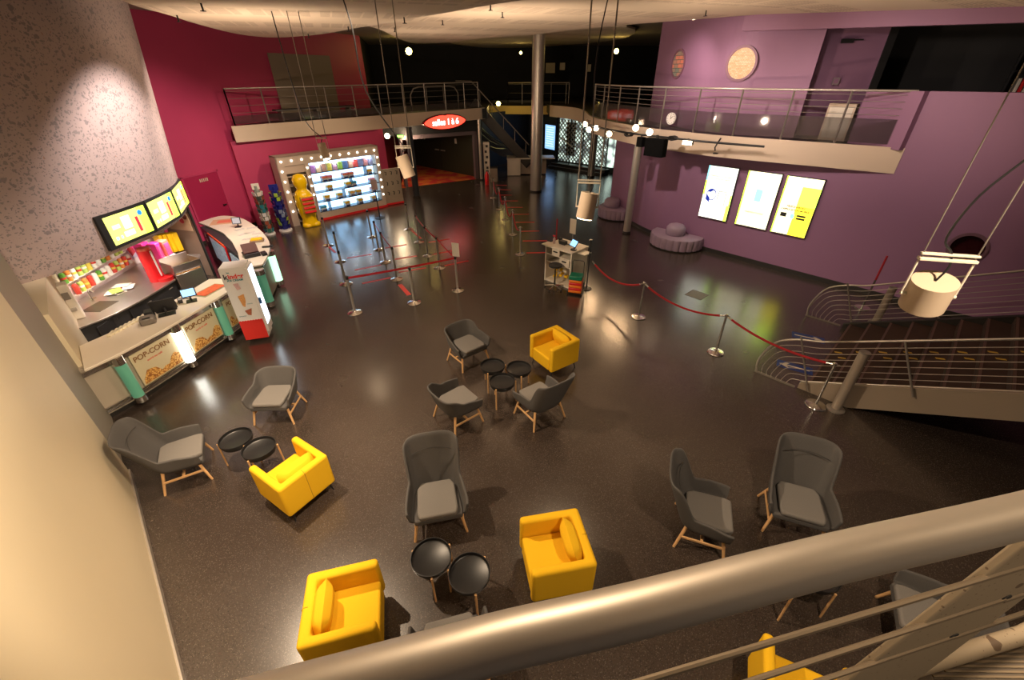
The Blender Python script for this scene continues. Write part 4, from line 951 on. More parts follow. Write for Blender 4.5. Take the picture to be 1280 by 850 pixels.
for k, ((x, y), mm, lab) in enumerate(tubes):
    f = Vector(shr(PFs[min(range(len(PFs)), key=lambda i: abs(PFs[i][1]-y))], .09)); x, y = f.x, y
    MB().cyl((x, y, .22), (x, y, .90), .085, n=24).build('tube', mm, t, smooth=True)['label'] = lab
    MB().cyl((x, y, .90), (x, y, 1.05), .092, n=24).build('tube_collar', CHR, t, smooth=True); MB().cyl((x, y, .10), (x, y, .22), .092, n=24).build('tube_collar', CHR, t, smooth=True)
def fpt(y):
    for i in range(len(PFs)-1):
        if PFs[i][1] <= y <= PFs[i+1][1]:
            k = (y-PFs[i][1])/(PFs[i+1][1]-PFs[i][1]); return Vector(shr((PFs[i][0]+(PFs[i+1][0]-PFs[i][0])*k, y), .13))
    return Vector(shr(PFs[-1], .13))
CREAM = mat('cream_print', (.62, .55, .36), .45)
for y0, y1 in ((6.02, 6.80), (7.06, 7.82), (8.08, 8.40)):
    a, c = fpt(y0), fpt(y1); d = (c-a); L_ = d.length; d.normalize(); pn = thing('x', '', '')
    bpy.data.objects.remove(pn)
    MB().ribbon([tuple(a), tuple(c)], .28, .91, -.02).build('poster_panel', CREAM, t)
    nrm = Vector((d.y, -d.x)); M = frame_xz((0, 0, 0), tuple(d))
    # popcorn heap print
    pts = [(0.02, 0)]; 
    heap = [(.02, .30), (.04, .40)]+[(L_*(.08+.9*i/9), .42+.10*math.sin(i*.9)+.03*(i % 2)+(.06 if i > 4 else 0)) for i in range(9)]+[(L_-.02, .50), (L_-.02, .30)]
    P3 = [Vector((a.x+d.x*x+nrm.x*.023, a.y+d.y*x+nrm.y*.023, z)) for x, z in heap]
    MB().slab(P3, (nrm.x, nrm.y, 0), .004).build('popcorn_print', POPM, t)
    wdt = L_ > .5; mid = a+d*L_*.47+nrm*.026; M.translation = Vector((mid.x, mid.y, .80)); 
    text('lettering', 'POP-CORN' if wdt else 'PO', INKB, .135 if wdt else .12, M.copy(), t, .002, .002)
    if wdt: M.translation = Vector((mid.x, mid.y, .685)); text('lettering', 'sucré ou salé', INKR, .055, M.copy(), t, .001)
# things on the popcorn counter
def monitor(label, p, rz, w=.30, h=.22, scr=SCRB, tilt=-25, cat='screen', name='till_screen'):
    t = thing(name, label, cat, p, rz)
    MB().box((0, .02, .01), (w*.7, .16, .02)).build('base', BLKP, t, bevel=.004); MB().cyl((0, .03, .01), (0, .02, .15), .018, n=10).build('neck', BLKP, t)
    rx = Matrix.Rotation(R(tilt), 3, 'X'); MB().box((0, 0, .20), (w, .025, h), rot=rx).build('panel', BLKP, t, bevel=.005)
    n_ = rx @ Vector((0, -1, 0)); c = Vector((0, 0, .20))+n_*.014; MB().box(c, (w-.04, .004, h-.04), rot=rx).build('screen', scr, t)
    return t
zc = 1.10
p = at(240, 377, zc); monitor('small lit customer screen at the right end of the popcorn counter', p, R(35), .26, .18, SCRB, -30)
p = at(207, 388, zc+.08); t = monitor('black till with its dark screen turned to the staff on the popcorn counter', (p.x, p.y, zc), R(35+180), .40, .26, BLKP, -20, 'till', 'cash_till'); MB().box((0, -.22, .05), (.34, .24, .08)).build('keyboard', BLKP, t, bevel=.01); MB().box((.25, .0, .08), (.14, .18, .15)).build('receipt_printer', BLKP, t, bevel=.01)
p = at(226, 378, zc); t = thing('card_reader', 'black card reader with cable beside the small lit screen', 'card reader', p, R(40)); MB().box((0, 0, .04), (.08, .16, .06)).build('body', BLKP, t, bevel=.01); MB().tube([(0, .08, .02), (.1, .14, .01), (.16, .05, .01)], .007, 6).build('cord', BLKP, t); MB().box((0, -.02, .075), (.06, .07, .01)).build('keypad', mat('grey_keys', (.3, .3, .32), .5), t)
p = at(186, 404, zc); t = thing('ticket_printer', 'grey rounded ticket printer left of the till', 'printer', p, R(40)); MB().prism([(-.12, -.10), (.12, -.10), (.14, .05), (.08, .12), (-.10, .12)], 0, .13).build('body', mat('warm_grey_plastic', (.16, .14, .12), .4), t, bevel=.03, seg=3); MB().box((0, -.07, .135), (.12, .05, .01)).build('paper_slot', BLKP, t)
cupf = None
for k in range(8):
    p = at(140+k*5.5, 418-k*3.0, zc); lab = 'pale paper sachet in the fanned row on the left of the popcorn counter'
    if cupf is None:
        cupf = MB().prism([(-.03, -.10), (.03, -.10), (.035, .10), (-.035, .10)], 0, .035).build('paper_sachet', mat('ivory_paper', (.78, .70, .50), .6), None, bevel=.006, loc=p, rz=R(15)); tag(cupf, lab, 'sachet', 'paper sachets fanned on the counter')
    else:
        c = cupf.copy(); C.objects.link(c); c.location = p
t = thing('ice_cream_well', 'sunken well with red tubs near the fridge end of the popcorn counter', 'ice cream well', at(263, 363, zc), R(78))
MB().box((0, 0, .004), (.62, .34, .01)).build('rim', STAIN, t); MB().box((0, 0, .012), (.54, .27, .008)).build('tubs', mat('orange_red_tubs', (.70, .10, .04), .4, nscale=14, namt=.5), t)

# back counter with sink, drawers
BF = [(-8.30, 7.02), (-8.04, 7.68), (-7.95, 8.7), (-7.99, 9.6), (-8.12, 10.35), (-8.4, 10.95)]
BFs = [tuple(p[:2]) for p in smooth_path(BF, 4)]
t = thing('back_counter', 'stainless back counter behind the popcorn counter under the drum', 'counter', (0, 0, 0))
bkline = [(-9.22, 7.8), (-9.33, 8.3), (-9.47, 9.4), (-9.58, 10.4), (-9.64, 11.0)]
MB().prism(BFs+bkline[::-1], .89, .93).build('worktop', STAIN, t, bevel=.008)
MB().prism([(p[0]-.06, p[1]) for p in BFs]+bkline[::-1], .08, .89).build('body', mat('charcoal_cabinet', (.035, .035, .037), .4), t)
for k, y in enumerate((7.5, 8.2, 8.9, 9.6)):
    bd_ = MB().box((-8.02-.02*k if k else -8.14, y, .5), (.02, .60, .68)).build('door', mat('charcoal_door', (.025, .025, .027), .35), t, bevel=.004); MB().box((-8.0 if k else -8.12, y+.2, .78), (.02, .12, .015)).build('door_handle', STEEL, bd_)
for (x, y, w, d_) in ((-8.62, 7.92, .42, .5), (-8.35, 9.7, .45, .6)):
    MB().box((x, y, .932), (w, d_, .006)).build('sink_basin', mat('dark_basin', (.10, .085, .06), .3, metal=.6), t, bevel=.003)
t = thing('tap', 'chrome mixer tap standing behind the left sink', 'tap', (-8.95, 8.15, .93)); MB().tube([(0, 0, 0), (0, 0, .22), (.03, 0, .27), (.10, 0, .27), (.13, 0, .22)], .014, 8).build('spout', CHR, t, smooth=True); MB().box((0, .05, .05), (.03, .09, .02)).build('lever', CHR, t); MB().cyl((0, 0, 0), (0, 0, .05), .025, n=12).build('base', CHR, t)
t = thing('tap', 'chrome mixer tap near the red slush machine', 'tap', (-8.75, 9.62, .93)); MB().tube([(0, 0, 0), (0, 0, .20), (.03, 0, .25), (.10, 0, .25), (.13, 0, .20)], .016, 8).build('spout', CHR, t, smooth=True); MB().cyl((0, 0, 0), (0, 0, .06), .03, n=12).build('base', CHR, t); MB().box((0, .05, .06), (.03, .09, .02)).build('lever', CHR, t)
t = thing('dispenser', 'ivory dispenser box mounted at the left end of the back counter', 'dispenser', (-8.72, 7.42, .93), R(45)); MB().box((0, 0, .36), (.34, .26, .72)).build('body', WHITE, t, bevel=.02); MB().box((.05, -.14, .5), (.16, .02, .14)).build('panel', STEELD, t); MB().box((.05, -.15, .22), (.14, .06, .05)).build('nozzle', STEEL, t)
t = thing('paper_pile', 'untidy pile of white and red papers on the back counter', 'papers', (-8.75, 8.75, .932), 0)
for k in range(7): MB().box((random.uniform(-.12, .12), random.uniform(-.25, .25), .004+.008*k), (.21, .30, .006), random.random()*2).build('sheet', (WHITE, WHT, REDP, WHITE, WHT, mat('lime_print', (.4, .6, .1), .5), WHITE)[k], t)
# wall shelf rails + cup rows
cols = [mat('cup_green', (.10, .30, .03), .4), mat('cup_red', (.55, .05, .03), .4), mat('cup_yellow', (.70, .55, .08), .4), mat('cup_lime', (.45, .60, .12), .4), mat('cup_white', (.80, .80, .70), .4), mat('cup_orange', (.70, .25, .05), .4)]
def bwp(s_):   # along the back wall
    P = [Vector(p) for p in BW]; L_ = [(P[i+1]-P[i]).length for i in range(len(P)-1)]
    for i, l in enumerate(L_):
        if s_ <= l: return P[i]+(P[i+1]-P[i])*(s_/l), (P[i+1]-P[i]).normalized()
        s_ -= l
    return P[-1], (P[-1]-P[-2]).normalized()
for r_, (zz, n_, s_0, rn) in enumerate(((1.37, 13, .35, 'upper'), (1.06, 13, .5, 'lower'))):
    a, d = bwp(s_0); c, d2 = bwp(s_0+1.95)
    t = thing('wall_shelf', '%s shelf carrying packets on the pink wall under the drum' % rn, 'shelf', (0, 0, 0)); MB().ribbon([(a.x+.10, a.y), (c.x+.10, c.y)], zz-.02, zz-.005, .10).build('board', WHITE, t); MB().box((a.x+.04, a.y+.3, zz-.05), (.08, .02, .06)).build('bracket', STEEL, t)
    src = None
    for k in range(n_):
        p, d = bwp(s_0+.07+k*.147); mm = cols[(k*(2 if r_ else 5)+r_+(k//4)) % 6] if k not in (6, 7) else cols[4]
        o = MB().lathe([(.001, 0), (.048, 0), (.052, .02), (.052, .20), (.03, .225), (.001, .225)], n=14).build('snack_tube', mm, None, smooth=True, loc=(p.x+.065, p.y, zz-.004))
        MB().cyl((0, 0, .09), (0, 0, .135), .0535, n=14).build('print_band', cols[(1, 4, 2)[k % 3]], o, smooth=True)
        tag(o, 'colourful upright snack tube in the %s row on the pink wall' % rn, 'snack tube', 'snack tubes in the %s row' % rn)
# leaflet on the wall, red slush machine, posters
p, d = bwp(2.62); M = frame_xz((p.x, p.y, 1.28), tuple(d), .01)
t = thing('cupid_poster', 'small red and pink poster on the white wall right of the snack tubes', 'poster', (0, 0, 0)); t.matrix_world = M
MB().box((0, 0, 0), (.34, .40, .006)).build('sheet', mat('pale_lilac_print', (.62, .52, .66), .5), t); MB().box((-.02, .0, .006), (.18, .22, .006), R(20)).build('red_motif', mat('cherry_print', (.60, .05, .08), .5, nscale=20, namt=.6), t); MB().box((.08, .08, .006), (.10, .12, .006), R(45)).build('pink_motif', PINKP, t)
t = thing('slush_machine', 'tall glossy red slush machine with a slanting white highlight stripe', 'machine', at(199, 350, .93), R(80))
MB().cyl((0, .02, .0), (0, .02, .74), .155, .135, 28).build('tank', REDP, t, smooth=True); MB().lathe([(.001, .74), (.137, .74), (.12, .79), (.001, .80)], (0, .02, 0), 28).build('lid', mat('coral_plastic', (.80, .12, .06), .3), t, smooth=True)
MB().cyl((.04, -.16, 0), (.04, -.16, .08), .15, .16, 28).build('drip_tray', REDP, t, smooth=True); MB().box((0, -.135, .42), (.03, .02, .60)).build('highlight_stripe', WHT, t)  # white strip stands in for a highlight on the red tank
for k, (x, y, mm, cl) in enumerate(((*at(188, 331, .93)[:2], PINKP, 'pink'), (*at(204, 331, .93)[:2], PINKP, 'magenta'), (*at(212, 328, .93)[:2], mat('coral_box', (.82, .16, .10), .4), 'coral'))):
    t = thing('candy_dispenser', '%s candy dispenser box standing behind the red slush machine' % cl, 'dispenser', (x, y, .93), R(95)); MB().box((0, 0, .29), (.24, .22, .58)).build('box', mm, t, bevel=.015); MB().box((0, -.115, .34), (.17, .01, .34)).build('window', mat('candy_fill', (.75, .08, .28), .4, nscale=30, namt=.7), t); MB().box((0, -.14, .18), (.16, .08, .05)).build('chute', WHT, t)
for k in range(4):
    o = MB().box((0, 0, .25), (.15, .22, .50)).build('popcorn_box', YELP, None, bevel=.008, loc=tuple(at(207+5.5*k, 316-1.0*k, .93)), rz=R(75)); tag(o, '%s yellow popcorn box leaning high beside the pink dispensers' % ('first', 'second', 'third', 'fourth')[k], 'box', 'yellow popcorn boxes on the back counter')
struct(MB().ribbon([(-9.8, 11.95), (-8.75, 11.62)], 0, 2.0, .06).build('wall_bar_end', mat('tan_end_panel', (.40, .28, .20), .5)))
struct(MB().box((-8.73, 11.62, 1.0), (.05, .05, 2.0)).build('trim_5', DARK))
d = Vector((1.05, -.33)).normalized(); t = thing('food_poster', 'brown and cream food poster on the end panel beside the popcorn boxes', 'poster', (0, 0, 0)); t.matrix_world = frame_xz((-9.2, 11.72, 1.65), (d.x, d.y), .01)
MB().box((0, 0, 0), (.85, .6, .008)).build('sheet', mat('cream_sheet', (.75, .55, .35), .5), t)
for k in range(5): MB().lathe([(.001, 0), (.08, 0), (.08, .006), (.001, .006)], (-.3+.15*k, .1-.12*(k % 2), .005), 16).build('food_print', (mat('chocolate_print', (.16, .03, .015), .5), mat('cherry_print', (.6, .05, .08), .5))[k % 2], t)
t = thing('popcorn_bin', 'open stainless popcorn bin at the right end of the back counter', 'bin', (*at(229, 337, 1.0)[:2], 0), R(62))
b = MB(); b.box((0, 0, .5), (.62, .5, 1.0)); b.build('cabinet', STAIN, t, bevel=.01)
b = MB(); b.box((0, -.25, 1.12), (.62, .02, .26), rot=Matrix.Rotation(R(25), 3, 'X')); b.box((0, .22, 1.16), (.62, .02, .34)); b.box((-.30, 0, 1.12), (.02, .5, .26)); b.box((.30, 0, 1.12), (.02, .5, .26)); b.build('hood', STAIN, t)
MB().box((0, 0, 1.01), (.56, .44, .03)).build('popcorn_fill', POPM, t)

# menu screens on the drum
for k, (a0, a1, lab) in enumerate(((-9.2, 4.2, 'left'), (4.6, 17.6, 'middle'), (18.0, 32.5, 'right'))):
    n = 6; rr_ = 5.10
    t = thing('menu_screen', '%s one of three lime menu screens on the terrazzo drum' % lab, 'screen', (0, 0, 0), 0, 'menu screens on the drum')
    pth = [(DC[0]+rr_*math.cos(R(a0+(a1-a0)*i/n)), DC[1]+rr_*math.sin(R(a0+(a1-a0)*i/n))) for i in range(n+1)]
    A_, B_ = Vector(pth[0]), Vector(pth[-1]); d = (B_-A_).normalized(); L_ = (B_-A_).length; nr = Vector((d.y, -d.x)); zz = 2.09
    MB().ribbon([tuple(A_), tuple(B_)], zz, zz+.66, .12).build('bezel', BLKP, t)
    P = lambda x, z, o_=.008: Vector((A_.x+d.x*x+nr.x*o_, A_.y+d.y*x+nr.y*o_, z))
    def rect(x0, z0, x1, z1, m_, nm, o_=.008): MB().slab([P(x0, z0, o_), P(x1, z0, o_), P(x1, z1, o_), P(x0, z1, o_)], (nr.x, nr.y, 0), .003).build(nm, m_, t)
    m0 = .13 if k == 0 else .03
    rect(m0, zz+.06, L_-.06, zz+.60, mat('menu_yellow', (.8, .9, .2), .3, emit=(.80, .86, .20), es=1.0), 'display', .004)
    W_ = L_-.06-m0
    rect(m0+W_*.36, zz+.28, m0+W_*.56, zz+.52, SCRW, 'menu_picture'); rect(m0+W_*.30, zz+.14, m0+W_*.55, zz+.24, SCRW, 'menu_picture'); rect(m0+W_*.80, zz+.06, m0+W_, zz+.60, SCRY, 'menu_colour', .006)
    rect(m0+W_*.68, zz+.14, m0+W_*.75, zz+.44, SCRR, 'menu_bottle'); rect(m0+W_*.10, zz+.34, m0+W_*.28, zz+.42, mat('menu_rose', (.8, .5, .6), .3, emit=(.85, .55, .65), es=.8), 'menu_picture')
    rect(m0+W_*.08, zz+.14, m0+W_*.14, zz+.20, SCRC, 'menu_price'); rect(m0+W_*.20, zz+.14, m0+W_*.24, zz+.20, SCRC, 'menu_price')
    c_ = P(m0+W_*.84, zz+.49, .012); o = MB().lathe([(.001, 0), (.055, 0), (.055, .004), (.001, .004)], n=20).build('menu_badge', mat('menu_blue', (.02, .2, .6), .3, emit=(.03, .25, .7), es=.8), t); o.matrix_local = frame_xz(c_, (d.x, d.y))
# ================================================================== FRIDGE
fa, fb, fc = at(309, 429), at(338, 424.7), at(345, 414)
dx = Vector((fb.x-fa.x, fb.y-fa.y)); FW = dx.length; fr = math.atan2(dx.y, dx.x); FD = .42; FH = 1.74
t = thing('drinks_fridge', 'white and red kinder ice cream fridge with glowing glass door at the counter end', 'fridge', (fa.x, fa.y, 0), fr)
MB().box((FW/2, FD/2, .04+FH/2), (FW, FD, FH-.08)).build('cabinet', WHT, t, bevel=.012)
MB().box((FW/2, -.003, .30), (FW-.01, .008, .44)).build('red_base_panel', INKR, t)
b = MB()
for k in range(9): b.cyl((.03+k*(FW-.06)/8, -.007, .52), (.03+k*(FW-.06)/8, .001, .52), .028, n=12)
b.build('scalloped_edge', INKR, t)
fd_ = MB().box((FW+.02, FD/2, .95), (.05, FD-.02, 1.50)).build('door', WHT, t, bevel=.008)
MB().box((FW+.048, FD/2, 1.02), (.006, FD-.10, 1.28)).build('door_glass', mat('lit_fridge_glass', (.8, .9, 1), .1, emit=(.78, .90, 1), es=3.2), fd_)
MB().box((FW+.06, .05, .95), (.05, .05, .14)).build('door_handle', mat('blue_handle', (.02, .10, .3), .4), fd_)
def ftext(s, m_, size, x, z, bold=0): text('lettering', s, m_, size, Matrix(((1, 0, 0, x), (0, 0, -1, -.006), (0, 1, 0, z), (0, 0, 0, 1))), t, .001, bold)
ftext('k', INK, .155, FW*.17, 1.555, .004); ftext('inder', INKR, .135, FW*.57, 1.555, .004); ftext('les', INKT, .045, FW*.32, 1.645, .001); ftext('ICE CREAM', INKT, .058, FW*.5, 1.475, .002)
ftext('cornet', INKT, .038, FW*.72, .93); ftext('sandwich', INKT, .038, FW*.26, .66)
MB().slab([(FW*.36, -.007, 1.12), (FW*.62, -.007, 1.16), (FW*.60, -.007, 1.0), (FW*.50, -.007, .86), (FW*.42, -.007, .9)], (0, -1, 0), .003).build('cone_print', mat('waffle_print', (.70, .32, .10), .5, nscale=40, namt=.5), t)
MB().slab([(FW*.42, -.007, .78), (FW*.72, -.007, .82), (FW*.62, -.007, .66), (FW*.50, -.007, .68)], (0, -1, 0), .003).build('cake_print', mat('cake_print', (.40, .12, .06), .5, nscale=40, namt=.5), t)
MB().slab([(FW*.36, -.007, 1.40), (FW*.56, -.007, 1.41), (FW*.60, -.007, 1.28), (FW*.44, -.007, 1.26)], (0, -1, 0), .003).build('ice_print', mat('ice_print', (.62, .40, .40), .5, nscale=40, namt=.4), t)

# ================================================================== SECOND COUNTER (rounded)
zz2 = 1.10
outer = [at(248, 278, zz2), at(264, 272.5, zz2), at(280, 269.5, zz2), at(300, 272, zz2), at(314, 279, zz2), at(327, 289, zz2), at(336, 301, zz2), at(336.5, 314, zz2), at(328, 330, zz2)]
inner = [at(311, 333, zz2), at(300, 330, zz2), at(297, 315, zz2), at(290, 302, zz2), at(279, 291, zz2), at(264, 284, zz2)]
oc = [(p.x, p.y) for p in smooth_path(outer, 4)]; ic = [(p.x, p.y) for p in inner]
t = thing('rounded_counter', 'ivory rounded service counter by the magenta wall behind the fridge', 'counter', (0, 0, 0))
MB().prism(oc+ic, 1.05, 1.10).build('worktop', CTOP, t, bevel=.008)
cen = Vector((-7.6, 11.7)); sh2 = lambda p, k: (p[0]+(cen.x-p[0])*k, p[1]+(cen.y-p[1])*k)
MB().prism([sh2(p, .12) for p in oc]+[sh2(p, .02) for p in ic], .1, 1.05).build('body', mat('counter_taupe', (.35, .30, .24), .5), t)
MB().prism([sh2(p, .20) for p in oc]+[sh2(p, .04) for p in ic], 0, .1).build('plinth', DARK, t)
MB().ribbon([sh2(p, .10) for p in oc], .94, 1.0, .03).build('chrome_trim', CHR, t)
for px, py, mm, lab in ((339, 322, GLOWG, 'glowing pale green tube'), (326, 346, FROST, 'green frosted tube')):
    q = at(px, py, .85); MB().cyl((q.x, q.y, .20), (q.x, q.y, .92), .11, n=24).build('tube', mm, t, smooth=True)['label'] = lab; MB().cyl((q.x, q.y, .92), (q.x, q.y, 1.04), .12, n=24).build('tube_collar', CHR, t, smooth=True); MB().cyl((q.x, q.y, .08), (q.x, q.y, .20), .12, n=24).build('tube_collar', CHR, t, smooth=True)
# drinks cooler under its left side
ca, cb = at(250, 283, 1.05), at(285, 300, 1.05); cd_ = at(301, 322, 1.05)
a_, c_ = Vector(ca[:2]), Vector(cd_[:2]); d = (c_-a_); CL = d.length; cr_ = math.atan2(d.y, d.x)
t = thing('drinks_cooler', 'black open drinks cooler with red trim built along the rounded counter', 'cooler', (ca.x, ca.y, 0), cr_)
MB().box((CL/2, .20, .52), (CL, .40, 1.04)).build('cabinet', mat('dark_petrol', (.02, .028, .03), .4), t, bevel=.01)
MB().box((CL*.42, -.012, .62), (CL*.36, .02, .66)).build('display_window', mat('bottle_display', (.25, .32, .35), .2, emit=(.35, .45, .5), es=.25, nscale=22, namt=.9), t); MB().box((CL*.66, -.02, .55), (.10, .03, .95)).build('red_trim', REDP, t); MB().box((CL*.84, -.012, .62), (CL*.22, .02, .60)).build('display_window', mat('bottle_display', (.2, .2, .2)), t); MB().box((CL*.42, -.01, 1.0), (CL*.42, .03, .07)).build('red_header', mat('red_header', (.7, .08, .02), .4), t)
for k in range(2): MB().box((CL*.10, -.012, .86-.15*k), (.10, .01, .09)).build('sticker', WHITE, t)
t_ = monitor('small tablet screen standing on the far part of the rounded counter', at(298, 284, zz2), R(15), .24, .20, mat('grey_screen', (.3, .3, .32), .2, emit=(.35, .35, .4), es=.5), -15)
p = at(316, 321, zz2); t = thing('cash_till', 'dark till with pink screen edge on the near end of the rounded counter', 'till', p, R(40)); MB().box((0, .1, .05), (.36, .34, .10)).build('drawer', BLKP, t, bevel=.01); MB().box((0, .06, .22), (.34, .03, .24), rot=Matrix.Rotation(R(-25), 3, 'X')).build('screen', mat('brown_screen_back', (.16, .08, .07), .4), t, bevel=.006); MB().box((.26, -.05, .04), (.12, .2, .07)).build('keypad', BLKP, t, bevel=.006)
p = at(333, 309.5, zz2); t = thing('hand_scanner', 'black hand scanner lying near the rounded counter edge', 'scanner', p, R(10)); MB().box((0, 0, .025), (.20, .06, .04)).build('handle', BLKP, t, bevel=.01); MB().box((.13, 0, .035), (.09, .09, .05)).build('head', BLKP, t, bevel=.012)
t = thing('counter_mat', 'square red patterned mat on the far part of the rounded counter', 'mat', at(281, 277, zz2), R(20)); MB().box((0, 0, .004), (.75, .60, .006)).build('mat', mat('tan_mat', (.62, .36, .22), .6), t); MB().box((0, 0, .009), (.40, .32, .004)).build('red_field', mat('salmon_print', (.70, .16, .10), .6), t)
src = None
for k, (px, py) in enumerate(((304, 293), (313, 291), (318, 297), (310, 299), (322, 292), (300, 287), (326, 302), (315, 285), (320, 306), (308, 306))):
    if src is None: src = MB().box((0, 0, .003), (.28, .16, .004)).build('paper_slip', mat('slip_print', (.55, .50, .45), .6, nscale=12, namt=.5), None, loc=at(px, py, zz2), rz=random.random()); tag(src, 'small paper slip lying on the ivory rounded counter', 'paper', 'paper slips on the rounded counter')
    else: c = src.copy(); C.objects.link(c); c.location = at(px, py, zz2); c.rotation_euler.z = random.random()
p = at(317, 305, zz2); t = thing('bread_box', 'small tan tray with yellow goods behind the till', 'tray', (p.x, p.y+.2, zz2), R(20)); MB().box((0, 0, .03), (.34, .22, .05)).build('tray', CARD, t, bevel=.005); MB().box((0, 0, .07), (.28, .16, .05)).build('goods', YELP, t, bevel=.01)

# ================================================================== DISPLAY RACKS
def rack(label, px, py, hgt, mats, body, rz, topm, n_rows=9, rad=.17):
    g = at(px, py); t = thing('display_rack', label, 'display rack', (g.x, g.y, 0), rz)
    MB().cyl((0, 0, .03), (0, 0, hgt), .05, n=12).build('pole', body, t); MB().lathe([(.001, 0), (rad*1.2, 0), (rad*1.2, .05), (.001, .06)], n=28).build('base', WHT, t, smooth=True)
    MB().cyl((0, 0, .08), (0, 0, hgt-.12), rad*.62, n=8).build('core', body, t)
    for r_ in range(n_rows):
        for k in range(6):
            a = 2*PI*k/6+.25*(r_ % 2); z = .16+(hgt-.42)*r_/(n_rows-1); rot = Matrix.Rotation(a, 3, 'Z') @ Matrix.Rotation(R(14), 3, 'Y')
            MB().box((rad*math.cos(a), rad*math.sin(a), z), (.015, .12, .13), rot=rot).build('packet', mats[(r_*5+k*3+r_//2) % len(mats)], t)
    MB().box((0, 0, hgt-.02), (.03, rad*1.6, .20), rz*0).build('header', topm, t, bevel=.006)
    return t
rack('narrow rotating rack of green and white gift cards by the magenta wall', 338, 292.5, 1.72, [mat('card_green', (.03, .14, .09), .4), WHITE, mat('card_dark', (.05, .06, .05), .4), mat('card_teal', (.02, .18, .22), .4), WHT, mat('card_rust', (.35, .08, .04), .4)], mat('rack_grey', (.25, .28, .24), .5), R(-60), WHITE, 10, .15)
rack('dark blue snack tower with an orange central strip beside the candy cabinet', 357.5, 288, 1.60, [BLUEP, mat('pack_navy', (.01, .015, .12), .3), mat('pack_lime', (.35, .5, .05), .4), BLUEP, mat('pack_slate', (.2, .25, .35), .4), BLUEP], BLUEP, R(-60), BLUEP, 9, .19)
g = at(357.5, 288)
# ================================================================== CANDY CABINET
ga, gb = at(367.4, 283.3), at(482, 258.5); d = Vector((gb.x-ga.x, gb.y-ga.y)); CW = d.length+.08; cr2 = math.atan2(d.y, d.x); CH = 2.50; CDp = .60
t = thing('candy_cabinet', 'large candy cabinet framed with round bulbs, lit white shelves inside', 'cabinet', (ga.x, ga.y, 0), cr2)
CF = mat('cabinet_taupe', (.50, .40, .32), .5)
X0, X1, Z0, Z1 = 1.14, CW-.18, .30, 2.12      # lit opening
b = MB()
b.box((.02, CDp/2, CH/2), (.04, CDp, CH)); b.box((CW-.02, CDp/2, CH/2), (.04, CDp, CH)); b.box((CW/2, CDp-.02, CH/2), (CW-.08, .04, CH)); b.box((CW/2, CDp/2, CH-.02), (CW, CDp, .04))
b.box((CW/2, .02, (CH+2.16)/2), (CW, .04, CH-2.16)); b.box((.13, .02, 1.08), (.26, .04, 2.16)); b.box(((.98+X0)/2, .02, 1.08), (X0-.98, .04, 2.16)); b.box(((X1+CW)/2, .02, 1.08), (CW-X1, .04, 2.16)); b.box(((X0+X1)/2, .02, Z0/2+.04), (X1-X0, .04, Z0-.08)); b.box((X0-.05, CDp/2, 1.08), (.04, CDp, 2.16))
b.build('frame', CF, t)
MB().box(((X0+X1)/2, .40, (Z0+Z1)/2), (X1-X0, .02, Z1-Z0)).build('lit_back', SHELFL, t)
for x in (.26, ): pass
for k in range(6): MB().box((.62, .30, .12+.33*k), (.70, .5, .025)).build('shelf', CF, t)
MB().box((.62, .5, 1.1), (.70, .02, 2.1)).build('niche_back', mat('niche_taupe', (.40, .30, .22), .6), t); MB().box((.62, .05, 2.02), (.72, .03, .26)).build('niche_header', CF, t)
rows = [Z0+.02+(Z1-Z0)*k/5 for k in range(5)]
for k in range(5): MB().box(((X0+X1)/2, .20, rows[k]), (X1-X0, .38, .02)).build('shelf', mat('shelf_dark', (.03, .03, .04), .4), t)
for k in range(4): MB().box((X0+(X1-X0)*(k+1)/5+(.1 if k % 2 else -.05), .20, rows[k % 4]+.18), (.012, .30, .34)).build('divider', mat('divider_grey', (.15, .16, .2), .4), t)
MB().box((CW/2+.55, -.012, .04), (CW-1.05, .03, .08)).build('red_plinth', REDP, t)
bl = MB().lathe([(.001, -.03), (.03, -.03), (.04, 0), (.001, 0)], n=14)
bsrc = None
bpos = [(.18+i*(CW-.36)/10, 2.33) for i in range(11)]+[(.13, 2.0-.36*i) for i in range(5)]+[(1.06, 2.02-.33*i) for i in range(4)]+[(CW-.09, 2.05-.30*i) for i in range(6)]
for x, z in bpos:
    if bsrc is None:
        n_ = 12; vs = []; rings = [(.033, 0), (.031, -.015), (.022, -.026), (.009, -.031)]
        for r_, y in rings: vs += [(r_*math.cos(2*PI*i/n_), y, r_*math.sin(2*PI*i/n_)) for i in range(n_)]
        fs = [(k*n_+i, k*n_+(i+1) % n_, (k+1)*n_+(i+1) % n_, (k+1)*n_+i) for k in range(3) for i in range(n_)]+[tuple(range(3*n_, 4*n_))]
        bsrc = MB().add(vs, fs).build('bulb', BULB, t, smooth=True); bsrc.location = (x, -.001, z)
    else: c = bsrc.copy(); C.objects.link(c); c.location = (x, -.001, z)
TC = Matrix.Translation((ga.x, ga.y, 0)) @ Matrix.Rotation(cr2, 4, 'Z')
jm = [mat('jar_%d' % i, c, .35, nscale=25, namt=.4) for i, c in enumerate(((.35, .18, .5), (.75, .62, .45), (.55, .35, .30), (.80, .75, .15), (.55, .35, .55), (.35, .70, .15), (.12, .25, .65), (.75, .5, .4), (.80, .12, .12), (.25, .35, .75), (.7, .35, .4), (.3, .35, .6)))]
cn = ('purple', 'cream', 'dusty pink', 'yellow', 'mauve', 'lime green', 'blue', 'peach', 'bright red', 'violet-blue', 'rose', 'slate blue')
